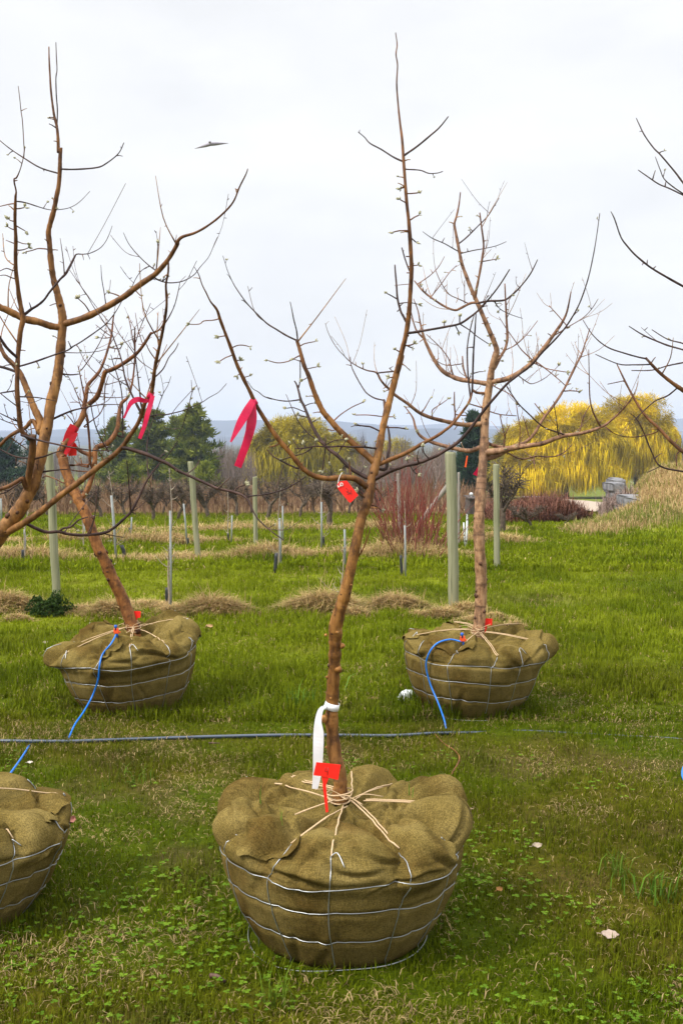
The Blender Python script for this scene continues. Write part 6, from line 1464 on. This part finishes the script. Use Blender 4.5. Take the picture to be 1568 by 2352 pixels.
# ------------------------------------------------------------------ litter on the lawn
m_pl = m_plain('crumpled white plastic', [(.3, (.55, .60, .60)), (.7, (.78, .82, .82))], 25, .4, .4, (.5, .004))
p = G(934, 1610); mb = MB(); mb.ell(p + Vector((0, 0, .03)), .046, .035, .038, None, 18, 12, .10, 4); mb.ell(p + Vector((.022, -.008, .045)), .026, .024, .024, None, 14, 9, .12, 5); mb.ell(p + Vector((-.035, 0, .018)), .022, .02, .016, None, 12, 8, .15, 6)
tag(mb.build('plastic_lump', m_pl), 'crumpled white plastic lump beside the rear burlap ball', 'litter')
def leaf(x, y, s, col, label, rot, curl=.3, cat='leaf', name='fallen_leaf'):
    m = m_plain('leaf', [(.3, tuple(v * .7 for v in col)), (.7, col)], 90, .7, .2, (.4, .001)); p = G(x, y) + Vector((0, 0, .028)); mb = MB(); vs = []; n = 9
    q = Matrix.Rotation(rot, 3, 'Z') @ Matrix.Rotation(.35, 3, 'X')
    for i in range(n):
        u = i / (n - 1); w = s * .34 * math.sin(math.pi * min(1, u * .93 + .05)) * (1 + .18 * math.sin(i * 2.4))
        for k in (-1, -.5, 0, .5, 1):
            for zz in (0, .0008): pass
            vs.append(p + q @ Vector(((u - .5) * s, w * k, s * curl * (abs(k) ** 1.5 * .5 + .5 * (u - .5) ** 2 * 2))))
    fs = [(i * 5 + j, i * 5 + j + 1, i * 5 + j + 6, i * 5 + j + 5) for i in range(n - 1) for j in range(4)]
    mb.add(vs, fs); k = len(vs); mb.add([v - Vector((0, 0, .0009)) for v in vs], [f[::-1] for f in fs])
    mb.tube([p + q @ Vector((-s * .5, 0, s * curl * .2)), p + q @ Vector((-s * .75, .003, 0))], .0012, 5)
    tag(mb.build(name, m), label, cat)
leaf(160, 1905, .060, (.30, .13, .10), 'curled pinkish brown leaf beside the cut off root ball', 1.2, .5)
leaf(1232, 1960, .042, (.42, .34, .25), 'small pale tan leaf on the grass to the side of the front ball', .3)
leaf(1400, 2168, .055, (.40, .31, .25), 'largest pale papery leaf in the near grass', -.3, .2)
leaf(1145, 2062, .032, (.34, .17, .05), 'small rust coloured leaf in the grass near the front ball', .8)
leaf(860, 1615, .05, (.28, .17, .08), 'flat brown leaf on the grass between the rear balls', .2, .2)
leaf(105, 1485, .05, (.52, .44, .34), 'pale leaf on the grass behind the slumped rear ball', .4)
leaf(480, 1448, .075, (.40, .25, .12), 'tan leaf lying on the grass beyond the slumped rear ball', .9)
leaf(205, 1405, .07, (.44, .27, .14), 'tan leaf in front of the dry grass row', .2)
leaf(70, 1765, .028, (.62, .54, .46), 'tiny whitish leaf under the blue tube at the frame edge', .2)
leaf(110, 1972, .03, (.42, .36, .30), 'tiny grey leaf by the lower edge of the cut off ball', 1.0)
def stick(pts, r, label, m):
    mb = MB(); P = [G(x, y) + Vector((0, 0, z)) for x, y, z in pts]; P = catmull([tuple(q) for q in P], 5); mb.tube([Vector(q) for q in P], np.linspace(r, r * .6, len(P)), 7, lump=.15)
    tag(mb.build('twig', m), label, 'twig')
stick([(1018, 1815, .012), (1035, 1790, .02), (1052, 1765, .03), (1053, 1748, .028), (1040, 1730, .02), (1018, 1712, .012), (998, 1692, .015)], .0042, 'curved reddish brown twig on the grass behind the front ball', BARK_B)
stick([(484, 2256, .02), (500, 2262, .026), (517, 2270, .02)], .007, 'short thick grey brown stick in the grass by the front ball wire', BARK_T)
stick([(480, 1715, .02), (494, 1717, .024), (505, 1716, .02)], .004, 'short brown stick on the grass below the black hose', BARK_T)
# long single grass blades growing through the front burlap, and a few weeds
def tuft(x, y, Y, hs, label, name, col, sd, lean=.35, w=.004, onball=None, rad=.05):
    r = np.random.default_rng(sd); n = len(hs)
    if Y is None: b = G(x, y)
    else: b = at(x, y, Y)
    P = np.array([b.x, b.y, b.z]) + np.stack([r.normal(0, rad, n), r.normal(0, rad, n), np.zeros(n)], 1)
    if Y is None: P[:, 2] = Hn(P[:, 0], P[:, 1])
    o = blades(name, P - np.array(b), np.array(hs), np.full(n, w) * r.uniform(.7, 1.3, n), r.uniform(0, 6.28, n), np.clip(r.normal(lean, .18, n), 0, 1), np.array(col) * r.uniform(.8, 1.25, n)[:, None], M_GRASS)
    o.location = b; tag(o, label, 'grass tuft')
r = np.random.default_rng(3)
tuft(595, 1845, 3.32, [.075, .05], 'two upright green blades growing through the front burlap near the red label', 'grass_tuft', (.10, .19, .02), 1, .1, .004, rad=.008)
tuft(648, 1888, 3.18, [.07, .06, .04], 'thin green blades growing through the front face of the burlap', 'grass_tuft', (.10, .17, .02), 2, .25, .003, rad=.012)
tuft(950, 1835, 3.38, [.05, .045], 'two short green blades sprouting from the far shoulder of the front burlap', 'grass_tuft', (.09, .17, .02), 4, .2, .0035, rad=.02)
tuft(640, 2310, None, list(r.uniform(.08, .16, 26)), 'tall green grass clump in the near lawn below the front ball', 'grass_tuft', (.11, .17, .015), 5, .45, .0042, rad=.025)
tuft(1490, 2060, None, list(r.uniform(.09, .17, 36)), 'broad bladed green grass clump in the near lawn by the frame edge', 'grass_tuft', (.085, .165, .018), 6, .5, .0055, rad=.05)
tuft(1420, 2010, None, list(r.uniform(.08, .14, 30)), 'loose pale green clump in the lawn above the papery leaf', 'grass_tuft', (.11, .18, .02), 7, .45, .0045, rad=.03)
tuft(310, 1800, None, list(r.uniform(.07, .13, 34)), 'green clump in the lawn between the two near balls', 'grass_tuft', (.10, .17, .02), 8, .5, .004, rad=.05)
tuft(690, 1620, None, list(r.uniform(.12, .22, 26)), 'tall green tuft on the lawn left of the white tape', 'grass_tuft', (.10, .18, .02), 9, .5, .006, rad=.05)
tuft(800, 1585, None, [.2], 'single long arching green blade beside the middle trunk', 'grass_tuft', (.16, .28, .06), 10, .8, .006, rad=.02)
# ------------------------------------------------------------------ air between here and the hills
hz = bpy.data.meshes.new('haze'); hz.from_pydata([(x, y, z) for x in (-7000, 7000) for y in (-60, 4900) for z in (-32, 95)], [], [(0, 1, 3, 2), (4, 6, 7, 5), (0, 4, 5, 1), (2, 3, 7, 6), (0, 2, 6, 4), (1, 5, 7, 3)])
ho = bpy.data.objects.new('haze', hz); C.objects.link(ho); tag(ho, kind='stuff')
hm_ = bpy.data.materials.new('haze'); hm_.use_nodes = True; t = hm_.node_tree; t.nodes.clear(); o = t.nodes.new('ShaderNodeOutputMaterial'); v = t.nodes.new('ShaderNodeVolumePrincipled')
v.inputs['Color'].default_value = (.68, .79, 1.0, 1); v.inputs['Density'].default_value = .00031; v.inputs['Anisotropy'].default_value = 0.0
t.links.new(v.outputs['Volume'], o.inputs['Volume']); hz.materials.append(hm_)
